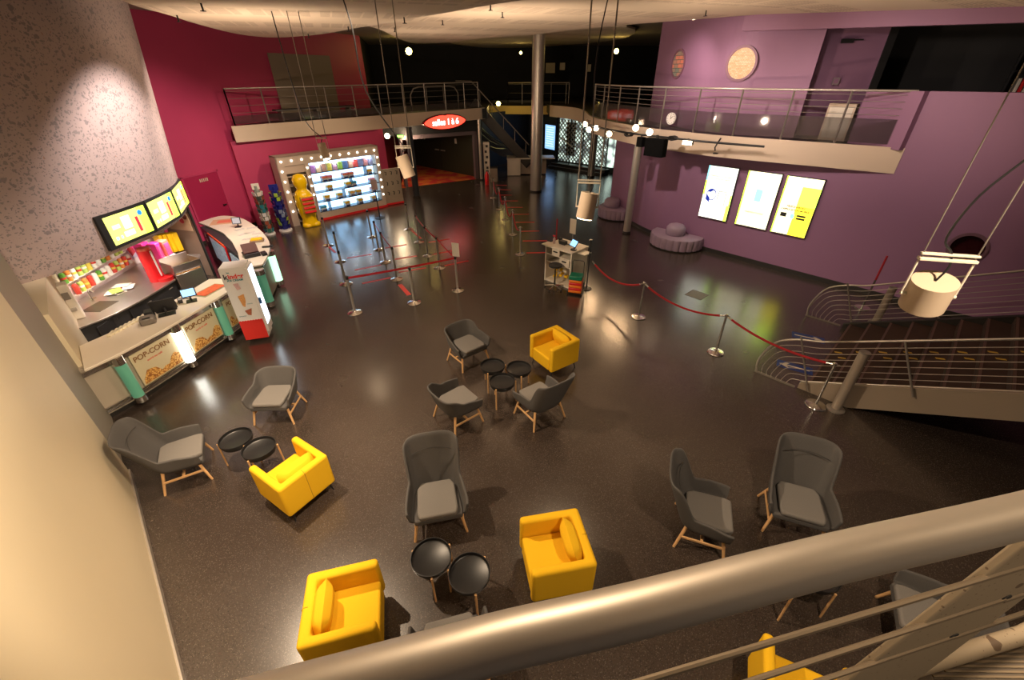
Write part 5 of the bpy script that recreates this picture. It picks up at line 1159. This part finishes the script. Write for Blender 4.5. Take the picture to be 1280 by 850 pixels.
for k in range(12):
    x = X0+.13+k*(X1-X0-.2)/11.6; p = TC @ Vector((x, .17, rows[4]+.012))
    o = MB().prism([(-.09, -.10), (.09, -.10), (.09, .10), (-.09, .10)], 0, .27).build('candy_box', jm[k], None, bevel=.008, loc=p, rz=cr2); tag(o, '%s candy box in the top row of the lit cabinet' % cn[k], 'candy box', 'candy boxes in the top row')
binsrc = None; bc = 0
layout = {3: [(.42, 1), (.62, 2), (1.3, 1), (1.55, 1), (2.4, 0)], 2: [(.55, 0), (1.35, 0), (1.6, 3), (2.45, 2)], 1: [(.35, 0), (.9, 0), (1.45, 4), (1.75, 0), (2.45, 1)], 0: [(.12, 3), (1.15, 0), (1.75, 0), (2.4, 4)]}
cbm = [(YELP, 'yellow'), (mat('bin_coral', (.8, .2, .12), .4), 'coral'), (mat('bin_pink', (.85, .25, .35), .4), 'pink'), (mat('bin_blue', (.05, .35, .6), .4), 'blue'), (mat('bin_amber', (.75, .5, .12), .4), 'amber')]
rn_ = ['bottom', 'second', 'third', 'fourth']; pn_ = ['first', 'second', 'third', 'fourth', 'fifth']
for r_, lst in layout.items():
    for q, (x, ci) in enumerate(lst):
        p = TC @ Vector((X0+.1+x*.98, .16, rows[r_]+.012)); t2 = thing('candy_bin', '%s-lidded clear candy bin, %s from the left on the %s lit shelf' % (cbm[ci][1], pn_[q], rn_[r_]), 'candy bin', p, cr2, 'clear candy bins on the lit shelves')
        MB().prism([(-.10, -.10), (.10, -.10), (.12, .10), (-.12, .10)], 0, .12).build('bin', mat('bin_clear', (.55, .60, .65), .2, spec=.6), t2, bevel=.008); MB().prism([(-.11, -.11), (.11, -.11), (.13, .08), (-.13, .08)], .12, .20).build('lid', cbm[ci][0], t2, bevel=.008); MB().box((0, -.112, .04), (.16, .01, .05)).build('price_tag', mat('tag_navy', (.03, .06, .25), .4), t2)
for k in range(4):
    L = bpy.data.lights.new('cabinet_fill', 'POINT'); L.energy = 5; L.color = (.9, .95, 1); L.shadow_soft_size = .03; o = bpy.data.objects.new('cabinet_fill', L); C.objects.link(o); o.location = TC @ Vector((X0+.3+k*(X1-X0-.6)/3, .03, 2.10))  # added point lights that brighten the fronts of the candy boxes
# hook board right of it
g0 = TC @ Vector((CW+.06, .12, 0)); g1 = at(505, 253.5); d = Vector((g1.x-g0.x, g1.y-g0.y)); L_ = d.length; t = thing('hook_board', 'low tan board with three rows of dark hooks beside the candy cabinet', 'board', g0, math.atan2(d.y, d.x))
MB().box((L_/2, .03, .80), (L_, .05, 1.45)).build('board', mat('board_tan', (.36, .29, .22), .6), t); MB().box((L_/2, -.0, .05), (L_, .06, .08)).build('red_plinth', REDP, t)
for r_ in range(3):
    for k in range(3): MB().tube([(L_*(.2+.3*k), 0, .45+.42*r_), (L_*(.2+.3*k), -.05, .45+.42*r_), (L_*(.2+.3*k)+.02, -.05, .56+.42*r_), (L_*(.2+.3*k)-.05, -.04, .58+.42*r_)], .014, 6).build('hook', INK, t)
# yellow novelty display (plain stand-in): rounded body with red bins
g = at(389, 281.5); t = thing('yellow_display_stand', 'tall glossy yellow display stand with red sweet trays before the candy cabinet', 'display stand', (g.x, g.y, 0), cr2-.05)
MB().lathe([(.001, 0), (.27, 0), (.29, .05), (.28, .16), (.25, .30), (.31, .50), (.34, .85), (.32, 1.15), (.24, 1.30), (.17, 1.36), (.20, 1.44), (.255, 1.58), (.25, 1.74), (.18, 1.87), (.001, 1.92)], n=36).build('body', YELG, t, smooth='all')
for sx in (-1, 1): MB().lathe([(.001, 0), (.17, 0), (.19, .04), (.17, .12), (.08, .16), (.001, .16)], (sx*.15, -.12, 0), 24).build('foot', YELG, t, smooth='all')
MB().box((0, -.30, .84), (.46, .16, .62)).build('tray_housing', mat('housing_gold', (.60, .34, .0), .4), t, bevel=.02)
for k in range(4): MB().box((0, -.37, .60+.155*k), (.42, .10, .09), rot=Matrix.Rotation(R(-18), 3, 'X')).build('sweet_tray', REDP, t, bevel=.008); MB().box((0, -.38, .655+.155*k), (.38, .07, .03)).build('sweets', mat('sweets_mix', (.45, .16, .08), .4, nscale=40, namt=.8), t)

# ================================================================== FAR END: desk, notice screen, mesh curtain, escalator
t = thing('reception_desk', 'pale reception desk far back behind the tall column', 'desk', (.95, 25.9, 0), R(0)); MB().box((-.75, 0, .45), (.75, .7, .86)).build('pedestal', WHITE, t, bevel=.01); MB().box((.35, .25, .45), (1.5, .6, .80)).build('front_panel', mat('desk_shade', (.42, .34, .26), .5), t); MB().box((.2, .1, .92), (2.7, 1.0, .06)).build('top', WHITE, t, bevel=.01)
t = thing('desk_phone', 'dark equipment with small glints on the reception desk', 'equipment', (.55, 26.0, .95), 0); MB().box((0, 0, .07), (.5, .35, .14)).build('body', BLKP, t, bevel=.01); MB().box((.1, 0, .28), (.30, .06, .26)).build('screen', BLKP, t); MB().box((-.1, -.1, .16), (.1, .1, .04)).build('handset', WHT, t)
NA, NB = (1.2, 31.2), (2.75, 28.6); p = on(688.5, 171.5, NA, NB); t = thing('notice_screen', 'blue-lit notice screen on the dark wall right of the tall column', 'screen', (0, 0, 0)); dN = Vector((NB[0]-NA[0], NB[1]-NA[1])); t.matrix_world = frame_xz((p.x, p.y, p.z), (dN.x, dN.y), .06)
MB().box((0, 0, -.03), (1.15, 1.45, .06)).build('bezel', BLKP, t); MB().box((0, 0, .003), (1.05, 1.35, .004)).build('display', mat('notice_blue', (.3, .5, .9), .3, emit=(.26, .52, 1.), es=1.2), t)
for k in range(9): MB().box((-.05 if k % 2 else 0, .55-.13*k, .008), (.8, .025, .003)).build('text_line', SCRW, t)
GA, GB = Vector((2.95, 28.3)), Vector((5.5, 26.0)); gd = (GB-GA).normalized(); gl = (GB-GA).length
t = thing('mesh_curtain', 'diamond mesh security shutter lit from behind at the far right', 'shutter', (GA.x, GA.y, 0), math.atan2(gd.y, gd.x))
MB().box((gl/2, .35, 1.55), (gl+.6, .02, 2.5)).build('lit_backdrop', MESHL, t)
b = MB(); stp = .24
for k in range(int((gl+2.3)/stp)):
    x = k*stp-2.3
    for s_ in (1, -1):
        xa, za, xb, zb = (x, .35, x+2.3, 2.65) if s_ == 1 else (x, 2.65, x+2.3, .35)
        if xa < 0: f = -xa/(xb-xa); za = za+(zb-za)*f; xa = 0
        if xb > gl: f = (gl-xa)/(xb-xa); zb = za+(zb-za)*f; xb = gl
        if xb > xa: b.cyl((xa, 0, za), (xb, 0, zb), .028, n=4)
b.build('mesh', STEELD, t)
for x in (0, gl*.25, gl*.52, gl): MB().box((x, -.02, 1.45), (.05, .06, 2.5)).build('upright', BLKM, t)
MB().box((gl*.22, .2, 1.6), (.62, .04, 1.8)).build('dark_door', BLACKW, t); MB().box((gl*.2, -.1, 1.45), (.9, .04, .05), rot=Matrix.Rotation(R(28), 3, 'Y')).build('barrier_arm', WHITE, t)
t = thing('entry_steps', 'two dark steps with pale edges in front of the mesh shutter', 'steps', (GA.x, GA.y, 0), math.atan2(gd.y, gd.x))
for k in range(2): MB().box((gl/2, -.30-.3*k+.15, .13-.065*k), (gl+.4, .45, .26-.13*k)).build('step', DARK, t); MB().box((gl/2, -.535-.3*k+.15, .262-.13*k), (gl+.4, .03, .012)).build('edge_strip', STEEL, t)
# escalator / stair flight rising left to the rear
t = thing('rear_staircase', 'black staircase rising to the left behind the thin balcony post', 'staircase', (0, 0, 0))
sa, sb = Vector((1.05, 26.2, .5)), Vector((-2.0, 26.2, 3.55))
def slope_box(b, P, Q, w, h): 
    d_ = (Q-P); L2 = d_.length; rot = d_.to_track_quat('X', 'Z').to_matrix(); b.box((P+Q)/2, (L2, w, h), rot=rot)
b = MB(); slope_box(b, sa, sb, 1.0, .35); b.build('flight', BLACKW, t)
b = MB(); slope_box(b, sa+Vector((0, -.52, .15)), sb+Vector((0, -.52, .15)), .05, .5); b.build('stringer', mat('stringer_brown', (.035, .028, .022), .5), t)
MB().tube([sa+Vector((0, -.5, 1.1)), sb+Vector((0, -.5, 1.1)), sb+Vector((-.8, -.5, 1.12))], .03, 8).build('handrail', STEELD, t)
for k in range(5): q = sa.lerp(sb, (k+.3)/5)+Vector((0, -.5, 0)); MB().cyl(q, q+Vector((0, 0, 1.1)), .018, n=6).build('post', STEELD, t)
t = thing('rear_escalator', 'dim bluish curved escalator rails below the rear staircase', 'escalator', (0, 0, 0))
for k in range(3):
    MB().tube(smooth_path([(-2.2, 27.4-.3*k, 2.9-.35*k), (-1.3, 27.2-.3*k, 2.0-.25*k), (-.6, 27.1-.3*k, 1.6-.15*k), (.1, 27.1-.3*k, 1.35), (.45, 27.1-.3*k, 1.15), (.2, 27.1-.3*k, .9)], 5), .03, 8).build('rail', mat('blue_rail', (.05, .08, .11), .3, metal=.5), t, smooth=True)
MB().slab([(-2.2, 27.3, 2.6), (-.6, 27.3, 1.4), (.3, 27.3, 1.25), (.3, 27.3, .7), (-.6, 27.3, .8), (-2.2, 27.3, 1.8)], (0, 1, 0), .8).build('side_panel', NAVY, t)
# leaflet tower and extinguishers by the balcony post
g = at(607, 224); t = thing('leaflet_tower', 'slim white leaflet tower with dark squares beside the thin balcony post', 'display rack', (g.x+.1, g.y, 0), 0)
MB().box((0, 0, .95), (.32, .2, 1.9)).build('panel', WHITE, t, bevel=.01)
for k in range(6): MB().box((-.03+.06*(k % 2), -.105, .35+.27*k), (.12, .02, .12)).build('leaflet', INK, t)
g = at(609, 231); t = thing('fire_extinguisher', 'red fire extinguisher standing at the foot of the leaflet tower', 'fire extinguisher', (g.x, g.y, 0)); MB().lathe([(.001, 0), (.10, 0), (.11, .05), (.11, .50), (.05, .60), (.03, .66), (.001, .66)], n=20).build('cylinder', REDP, t, smooth=True); MB().box((.03, 0, .69), (.16, .03, .05)).build('handle', BLKM, t); MB().tube([(.08, 0, .66), (.15, 0, .5), (.13, 0, .25)], .015, 6).build('hose', BLKM, t)
g = at(613, 228); t = thing('waste_bin', 'small grey-brown bin behind the red extinguisher', 'bin', (g.x+.2, g.y+.2, 0)); MB().box((0, 0, .35), (.4, .3, .7)).build('body', mat('bin_taupe', (.25, .20, .15), .6), t, bevel=.02); MB().box((0, 0, .72), (.42, .32, .04)).build('lid', DARK, t)
# wall lamps in the dark
def wlamp(label, px, py, dist, r_, m_=LAMPY):
    d = ray(px, py); k = dist/math.hypot(d.x, d.y); p = Vector((d.x*k, d.y*k, H+d.z*k)); t = thing('wall_lamp', label, 'lamp', p); MB().lathe([(.001, -r_), (r_*.7, -r_*.7), (r_, 0), (r_*.7, r_*.7), (.001, r_)], n=16).build('globe', m_, t, smooth='all'); MB().cyl((0, .02, 0), (0, r_+.25, 0), r_*.4, n=8).build('bracket', BLKM, t)
    return p
lp_ = [wlamp('yellow lamp glowing in the dark upstairs, left', 511, 64, 27.0, .17), wlamp('yellow lamp glowing in the dark upstairs, beside the curved railing', 770.5, 64, 26.0, .12), wlamp('yellow lamp behind the rear staircase', 623, 129.5, 28, .13), wlamp('tiny yellow lamp between staircase and tall column, near the ceiling', 651, 66, 30, .08),
       wlamp('warm lamp above the entrance, left of the hanging spotlight', 484, 170, 22.0, .12, LAMPF), wlamp('warm lamp above the entrance, left end of the portal', 513, 169, 23.6, .10, LAMPF)]
for i, p in enumerate(lp_):
    L = bpy.data.lights.new('lamp_glow', 'POINT'); L.energy = (14, 6, 18, 3, 60, 90)[i]; L.color = (1, .65, .2) if i < 4 else (1, .72, .45); L.shadow_soft_size = .15; o = bpy.data.objects.new('lamp_glow', L); C.objects.link(o); o.location = p-Vector((0, .3, .05))
t = thing('exit_sign', 'tiny green lit exit sign above the entrance portal', 'exit sign', tuple(on(501, 170, tuple(EA-ed*.5), tuple(EB)))); MB().box((0, -.1, 0), (.34, .06, .14)).build('case', BLKP, t); MB().box((0, -.135, 0), (.30, .01, .10)).build('lit_face', mat('exit_green', (.1, .8, .1), .3, emit=(.3, 1, .1), es=3), t)
for k, (px, py) in enumerate(((688, 85), (703, 83), (736, 85))):
    d = ray(px, py); kk = 30/math.hypot(d.x, d.y); t = thing('dim_poster', ['larger dim beige poster on the black wall right of the tall column', 'small dim sheet on the black wall, middle of three', 'small dim sheet on the black wall, right of three'][k], 'poster', (d.x*kk, d.y*kk, H+d.z*kk)); w_ = (.55, .3, .25)[k]; MB().box((0, 0, 0), (w_, .03, .5 if k == 0 else .36)).build('sheet', mat('dim_paper', (.35, .30, .20), .6), t); MB().box((0, .3, 0), (.03, .6, .03)).build('fixing', BLACKW, t)

# ================================================================== STAIRS (right)
sd = Vector((.69, -.72)).normalized(); sw = Vector((-sd.y, sd.x)); sw = Vector((.72, .69)).normalized()
S0 = Vector((5.46, 6.16)); SW_ = 2.98; run, rise, NS = .312, .150, 23
sr = math.atan2(sd.y, sd.x)
# local frame: x up the stair (plan), y towards the wall (left of travel)
t = thing('main_staircase', 'wide brown staircase with grey stringers rising to the right', 'staircase', (S0.x, S0.y, 0), sr)
for k in range(NS):
    o = MB().box((k*run+run/2, SW_/2, (k+1)*rise-.03), (run+.02, SW_, .06)).build('tread', STAIRC, t)
    MB().box((k*run+.012, SW_/2, (k+1)*rise-.002), (.035, SW_, .012)).build('nosing', NOSE, t)
    MB().box((k*run, SW_/2, (k+.5)*rise-.02), (.015, SW_, rise)).build('riser', mat('riser_brown', (.028, .012, .008), .8), t)
STAIRD = 1
def strg(y, th, m_, name):
    L2 = NS*run; dzz = NS*rise
    P3 = [(-.12, y, 0), (-.12, y, .10), (.0, y, .17), (L2, y, dzz+.15), (L2, y, dzz-.32), (.66, y, 0)]
    MB().slab([Vector(p) for p in P3], (0, 1, 0), th).build(name, m_, t)
strg(-.10, .10, mat('stringer_grey', (.30, .24, .18), .5), 'stringer'); strg(SW_, .10, DARK, 'stringer')
YD = mat('yellow_marks', (.55, .35, .04), .5)
for k in range(NS):
    MB().box((k*run+.12, SW_*.50, (k+1)*rise+.002), (.13, .045, .004), R(28)).build('yellow_dash', YD, t); MB().box((k*run+.22, SW_*.44, (k+1)*rise+.002), (.13, .045, .004), R(28)).build('yellow_dash', YD, t)
def stair_rail(label, y):
    r_ = thing('stair_railing', label, 'railing', (S0.x, S0.y, 0), sr); lean = -.30
    L2 = NS*run
    # handrail: floor -> curl -> up the slope
    def line(hh, x0, curl):
        pts = [(x0-.80*curl, y, .015), (x0-.82*curl, y, .28*curl*hh/.95), (x0-.66*curl, y, hh*.70), (x0-.36*curl, y, hh*.90), (x0+.0, y, hh+.01), (x0+.4, y, hh+.4*rise/run)]
        p = smooth_path(pts, 6); s_ = rise/run; e = (L2, y, hh+(L2-x0)*s_); p.append(Vector(e)); return p
    MB().tube(line(1.04, -.05, 1.0), .019, 10).build('handrail', STEEL, r_, smooth=True)
    for k in range(7): hh = .91-.12*k; MB().tube(line(hh, -.05, .98-.115*k*.95), .006, 6).build('cable', STEEL, r_)
    MB().box((-.52, y, .010), (.72, .05, .02)).build('foot_bar', STEELD, r_)
    for k in range(6):
        xb = .02+k*1.30 if k else .05; zb = .03+max(0, xb)*rise/run; xt = xb-.42; zt = 1.04+max(-.05, xt+.05)*rise/run
        MB().tube([(xb, y-.03, zb), (xt, y-.02, zt)], .016, 8).build('post', STEELD, r_)
    return r_
stair_rail('near curved cable railing of the staircase, ending in a curl on the floor', -.12)
stair_rail('far curved cable railing of the staircase beside the purple wall', SW_+.12)
def bollard(label, g, h_):
    t = thing('bollard', label, 'bollard', (g.x, g.y, 0)); MB().lathe([(.001, 0), (.14, 0), (.14, .02), (.075, .045), (.001, .045)], n=28).build('flange', STEELD, t, smooth=True); MB().cyl((0, 0, .03), (0, 0, h_), .075, n=28).build('post', mat('bollard_grey', (.36, .30, .24), .45, metal=.3), t, smooth=True); MB().cyl((0, 0, h_), (0, 0, h_+.02), .078, n=28).build('cap', STEELD, t, smooth=True)
bollard('grey bollard standing in front of the near stringer', at(1044, 511.5), 1.18)
bollard('grey bollard beyond the staircase close to the purple wall', Vector((8.46, 8.52, 0)), .90)
gt_ = at(1083, 372); t = thing('red_stanchion', 'chrome stanchion with a red upper half beyond the staircase', 'stanchion', (gt_.x-.5, gt_.y-.55, 0)); MB().lathe([(.001, 0), (.16, 0), (.16, .02), (.02, .04), (.001, .04)], n=24).build('base', CHR, t, smooth=True); MB().cyl((0, 0, .03), (0, 0, .75), .02, n=10).build('post', CHR, t); MB().cyl((0, 0, .75), (0, 0, 1.35), .022, n=10).build('red_band', RED, t)
for (px, py, rz, lab) in ((1010, 422, R(-30), 'blue floor sticker with a white arrow pointing towards the stairs'), (993, 459, R(148), 'blue floor sticker with a white arrow pointing away from the stairs')):
    g = at(px, py); t = thing('arrow_sticker', lab, 'floor sticker', (g.x, g.y, 0), rz, 'arrow stickers at the stair foot')
    MB().box((0, 0, .002), (.62, .27, .003)).build('sticker', ARROWB, t)
    MB().prism([(-.26, -.02), (.14, -.02), (.09, -.085), (.13, -.09), (.27, 0), (.13, .09), (.09, .085), (.14, .02), (-.26, .02)], .0036, .005).build('arrow', WHITE, t)
gt_ = at(871, 368.5); t = thing('floor_hatch', 'diamond-looking square hatch cover set in the floor under the green reflections', 'hatch', (gt_.x, gt_.y, 0), R(42)); MB().box((0, 0, .001), (.42, .42, .004)).build('cover', mat('hatch_cover', (.22, .21, .19), .5), t); MB().box((0, 0, .0005), (.46, .46, .003)).build('frame', mat('hatch_frame', (.05, .045, .04), .4), t)

# ================================================================== NEAR RAILING (upper floor, by the camera)
nd = Vector((.976, .216)).normalized(); 
def nr_(x, z): 
    k = (x-.609)/nd.x; return Vector((x, .314+nd.y*k, z))
t = thing('foreground_railing', 'large steel handrail with taut cables and flat post right before the camera', 'railing', (0, 0, 0))
hp = [tuple(at(x_, y_, 4.55)[:2]) for x_, y_ in ((340, 881), (430, 856), (558, 821), (641, 798), (800, 761), (1041, 698), (1280, 643))]; _d = (Vector(hp[0])-Vector(hp[1])).normalized(); hp = [tuple(Vector(hp[0])+_d*k_+Vector((0, -.12*k_*k_))) for k_ in (1.3, .8, .4, .15)]+hp+[(1.0, .40), (1.6, .55), (2.3, .78)]
MB().tube([(p.x, p.y, 4.55) for p in smooth_path(hp, 4)], .0245, 32).build('handrail', RAILM, t, smooth='all')
CAB = mat('cable_steel', (.28, .22, .15), .5, metal=.6)
for k, (xa, za, xb, zb) in enumerate(((-1.2, 4.355, 2.2, 4.405), (-1.2, 4.19, .80, 4.267), (-1.2, 4.08, .775, 4.150), (.80, 4.262, 2.2, 4.30), (.775, 4.148, 2.2, 4.19))):
    a_, b_ = nr_(xa, za), nr_(xb, zb); MB().tube([a_, b_], .0042, 8).build('cable', CAB, t)
PLATE = speck('worn_plate', (.36, .29, .20), [(9, .16, (.13, .09, .06)), (90, .2, (.17, .12, .08))], .55, .3)
q = [nr_(.71, 4.52), nr_(.43, 3.45), nr_(.79, 3.45), nr_(.897, 4.52)]
MB().slab(q, (-.216, .976, 0), .012).build('post', PLATE, t, bevel=.003)
for (x, z) in ((.802, 4.267), (.775, 4.150)): c = nr_(x, z); nn_ = Vector((.216, -.976, 0)); MB().cyl(c, c+nn_*.0015, .011, n=16).build('cable_hole', INK, t)
MB().tube([at(1100, 847, 3.50), at(1150, 832, 3.50), at(1280, 793, 3.50), at(1280, 793, 3.50)+Vector((1.2, .37, 0))], .024, 14).build('lower_rail', PLATE, t, smooth=True)
# landing edge: ribbed deck
b = MB(); D0 = Vector((1.15, .50)); dk = Vector((1, -.03)).normalized()
deck = [(1.16, .52), (1.66, .655), (2.6, .98), (3.4, -.6), (1.2, -.6)]
struct(MB().prism(deck, 3.25, 3.44).build('floor_landing', mat('landing_brown', (.10, .075, .05), .6)))
o = MB()
for k in range(90):
    y_ = .80-.0125*k; x_ = max(1.12, 1.24+(y_-.53)*3.7); o.box(((x_+2.6)/2, y_-.02*(2.6-x_)/2, 3.441), (2.6-x_, .006, .008), -.02)
ob = o.build('ribbed_mat', mat('rib_brass', (.22, .165, .10), .45, metal=.4)); tag(ob, 'ribbed metal tread mat on the landing at the bottom right corner', 'mat')

# small ceiling fittings
for k, (px, py) in enumerate(((867, 24), (990, 15))):
    p = at(px, py, 6.2); t = thing('recessed_downlight', ['tiny lit downlight in the ceiling above the first porthole', 'tiny lit downlight in the ceiling above the second porthole'][k], 'lamp', p); MB().lathe([(.04, -.012), (.07, -.012), (.07, 0), (.04, 0), (.04, -.012)], n=20).build('ring', WHT, t); MB().lathe([(.001, -.006), (.045, -.006)], n=16).build('lamp_face', LAMPF, t)
ssrc = None
for k, (px, py, z) in enumerate(((251, 4, 6.02), (221, 19, 6.02), (505, 21.5, 6.02), (435, 33, 6.02), (385, 42, 6.02), (553, 25, 6.2), (613, 5, 6.2), (628, 15, 6.2), (493, 34.5, 6.2), (883, 13, 6.2))):
    p = at(px, py, z); lab = 'small dark sprinkler head %s' % ['nearest the top edge over the terrazzo drum', 'above the magenta wall left part', 'on the ceiling fold left of centre', 'near the tip of the left ceiling panel', 'at the rim over the taupe board', 'in the warm-lit ceiling patch', 'at the top edge near centre, left of pair', 'near centre, right one of pair', 'at the rear rim left of centre', 'above the portholes'][k]
    if ssrc is None: ssrc = thing('sprinkler', lab, 'sprinkler', p, 0, 'sprinkler heads on the ceiling'); MB().cyl((0, 0, 0), (0, 0, -.10), .015, n=8).build('stem', BLKM, ssrc); MB().cyl((0, 0, -.10), (0, 0, -.11), .045, n=12).build('deflector', BLKM, ssrc)
    else: copy_tree(ssrc, None, lab, p)

# ================================================================== LIGHT
def area(name, p, tgt, size, power, col=(1, .76, .52)):
    L = bpy.data.lights.new(name, 'AREA'); L.shape = 'DISK'; L.size = size; L.energy = power; L.color = col
    o = bpy.data.objects.new(name, L); C.objects.link(o); o.location = p; d = (Vector(tgt)-Vector(p)).normalized(); o.rotation_mode = 'QUATERNION'; o.rotation_quaternion = d.to_track_quat('-Z', 'Y'); return o
W = (1, .76, .52)
spot('ceiling_spot', (-3.9, 4.4, 5.95), (-.6, 5.2, 0), 1250, 92, .4, .04, W)
spot('ceiling_spot', (2.5, .6, 5.95), (2.4, 3.0, 0), 620, 72, .6, .04, W)
spot('ceiling_spot', (.1, 2.8, 5.95), (-4.7, 3.2, 1.3), 1150, 72, .6, .04, W)
spot('ceiling_spot', (-2.0, 7.4, 5.95), (-4.2, 6.2, 0), 330, 76, .6, .05, W)
spot('ceiling_spot', (-5.4, 9.5, 5.95), (-8.4, 9.8, 1.4), 880, 80, .6, .1, (1, .84, .76))
spot('ceiling_spot', (-5.5, 11.5, 5.9), (-9.5, 13.5, 1.9), 850, 80, .7, .1, (1, .80, .66))
spot('ceiling_spot', (-3.5, 14.0, 5.9), (-7.5, 17.0, 1.5), 520, 76, .7, .1, W)
spot('ceiling_spot', (2.0, 11.5, 5.9), (6.2, 14.0, 3.2), 600, 76, .8, .1, (1, .80, .68))
spot('ceiling_spot', (4.2, 8.6, 5.9), (8.8, 11.6, 2.8), 500, 74, .8, .1, (1, .80, .68))
spot('ceiling_spot', (3.5, 5.5, 5.9), (6.6, 5.6, 0), 90, 80, .8, .1, W)
spot('bar_fill', (-8.6, 8.4, 1.96), (-8.7, 8.5, 0), 95, 150, .8, .1, (1, .88, .80)); spot('bar_fill', (-8.5, 10.4, 1.96), (-8.7, 10.4, 0), 95, 150, .8, .1, (1, .88, .80))  # added fill under the drum to brighten the pale bar wall
spot('porthole_wash', (4.3, 14.2, 6.0), (5.6, 15.6, 4.4), 110, 90, .9, .08, (1, .80, .70)); spot('porthole_wash', (5.2, 12.9, 6.0), (6.1, 14.0, 4.2), 55, 90, .9, .08, (1, .80, .70))
spot('ceiling_spot', (-1.2, .8, 5.95), (-4.2, 2.9, 2.4), 620, 84, .7, .05, W)  # added only to brighten the beige left wall
spot('landing_fill', (.6, -1.5, 5.9), (.8, .35, 4.1), 45, 40, .9, .10, W)  # added unseen spot behind the camera, brightens the flat post
spot('landing_fill', (.1, 1.3, 5.95), (.5, .25, 4.5), 95, 70, .8, .10, W); spot('landing_fill', (1.3, .1, 5.95), (1.2, .5, 3.6), 34, 70, .8, .10, W)  # added unseen spots that brighten the handrail top and the deck
# added fill spots without fixtures, brightening the ceiling panels from below
for p_, q_, e_, a_ in (((-.5, 11.5, 3.4), (.5, 14.5, 6.2), 620, 150), ((-5.0, 10.0, 3.7), (-5.2, 12, 6.1), 380, 150), ((3.9, 10.0, 3.6), (5.4, 11.0, 6.1), 230, 150), ((-3.4, 17.0, 3.4), (-2.5, 18.5, 6.2), 150, 150), ((7.0, 7.0, 4.0), (9.0, 8.5, 6.0), 120, 150)):
    spot('ceiling_fill', p_, q_, e_, a_, 1.0, .08, (1, .74, .52))
w = bpy.data.worlds.new('world'); bpy.context.scene.world = w; w.use_nodes = True
w.node_tree.nodes['Background'].inputs[0].default_value = (.9, .72, .6, 1); w.node_tree.nodes['Background'].inputs[1].default_value = .075
vs_ = bpy.context.scene.view_settings
vs_.view_transform = 'Standard'; vs_.look = 'None'; vs_.exposure = 0.28; vs_.gamma = 1.0; vs_.use_curve_mapping = False
bpy.context.scene.cycles.max_bounces = 6
bpy.context.scene.cycles.use_denoising = True
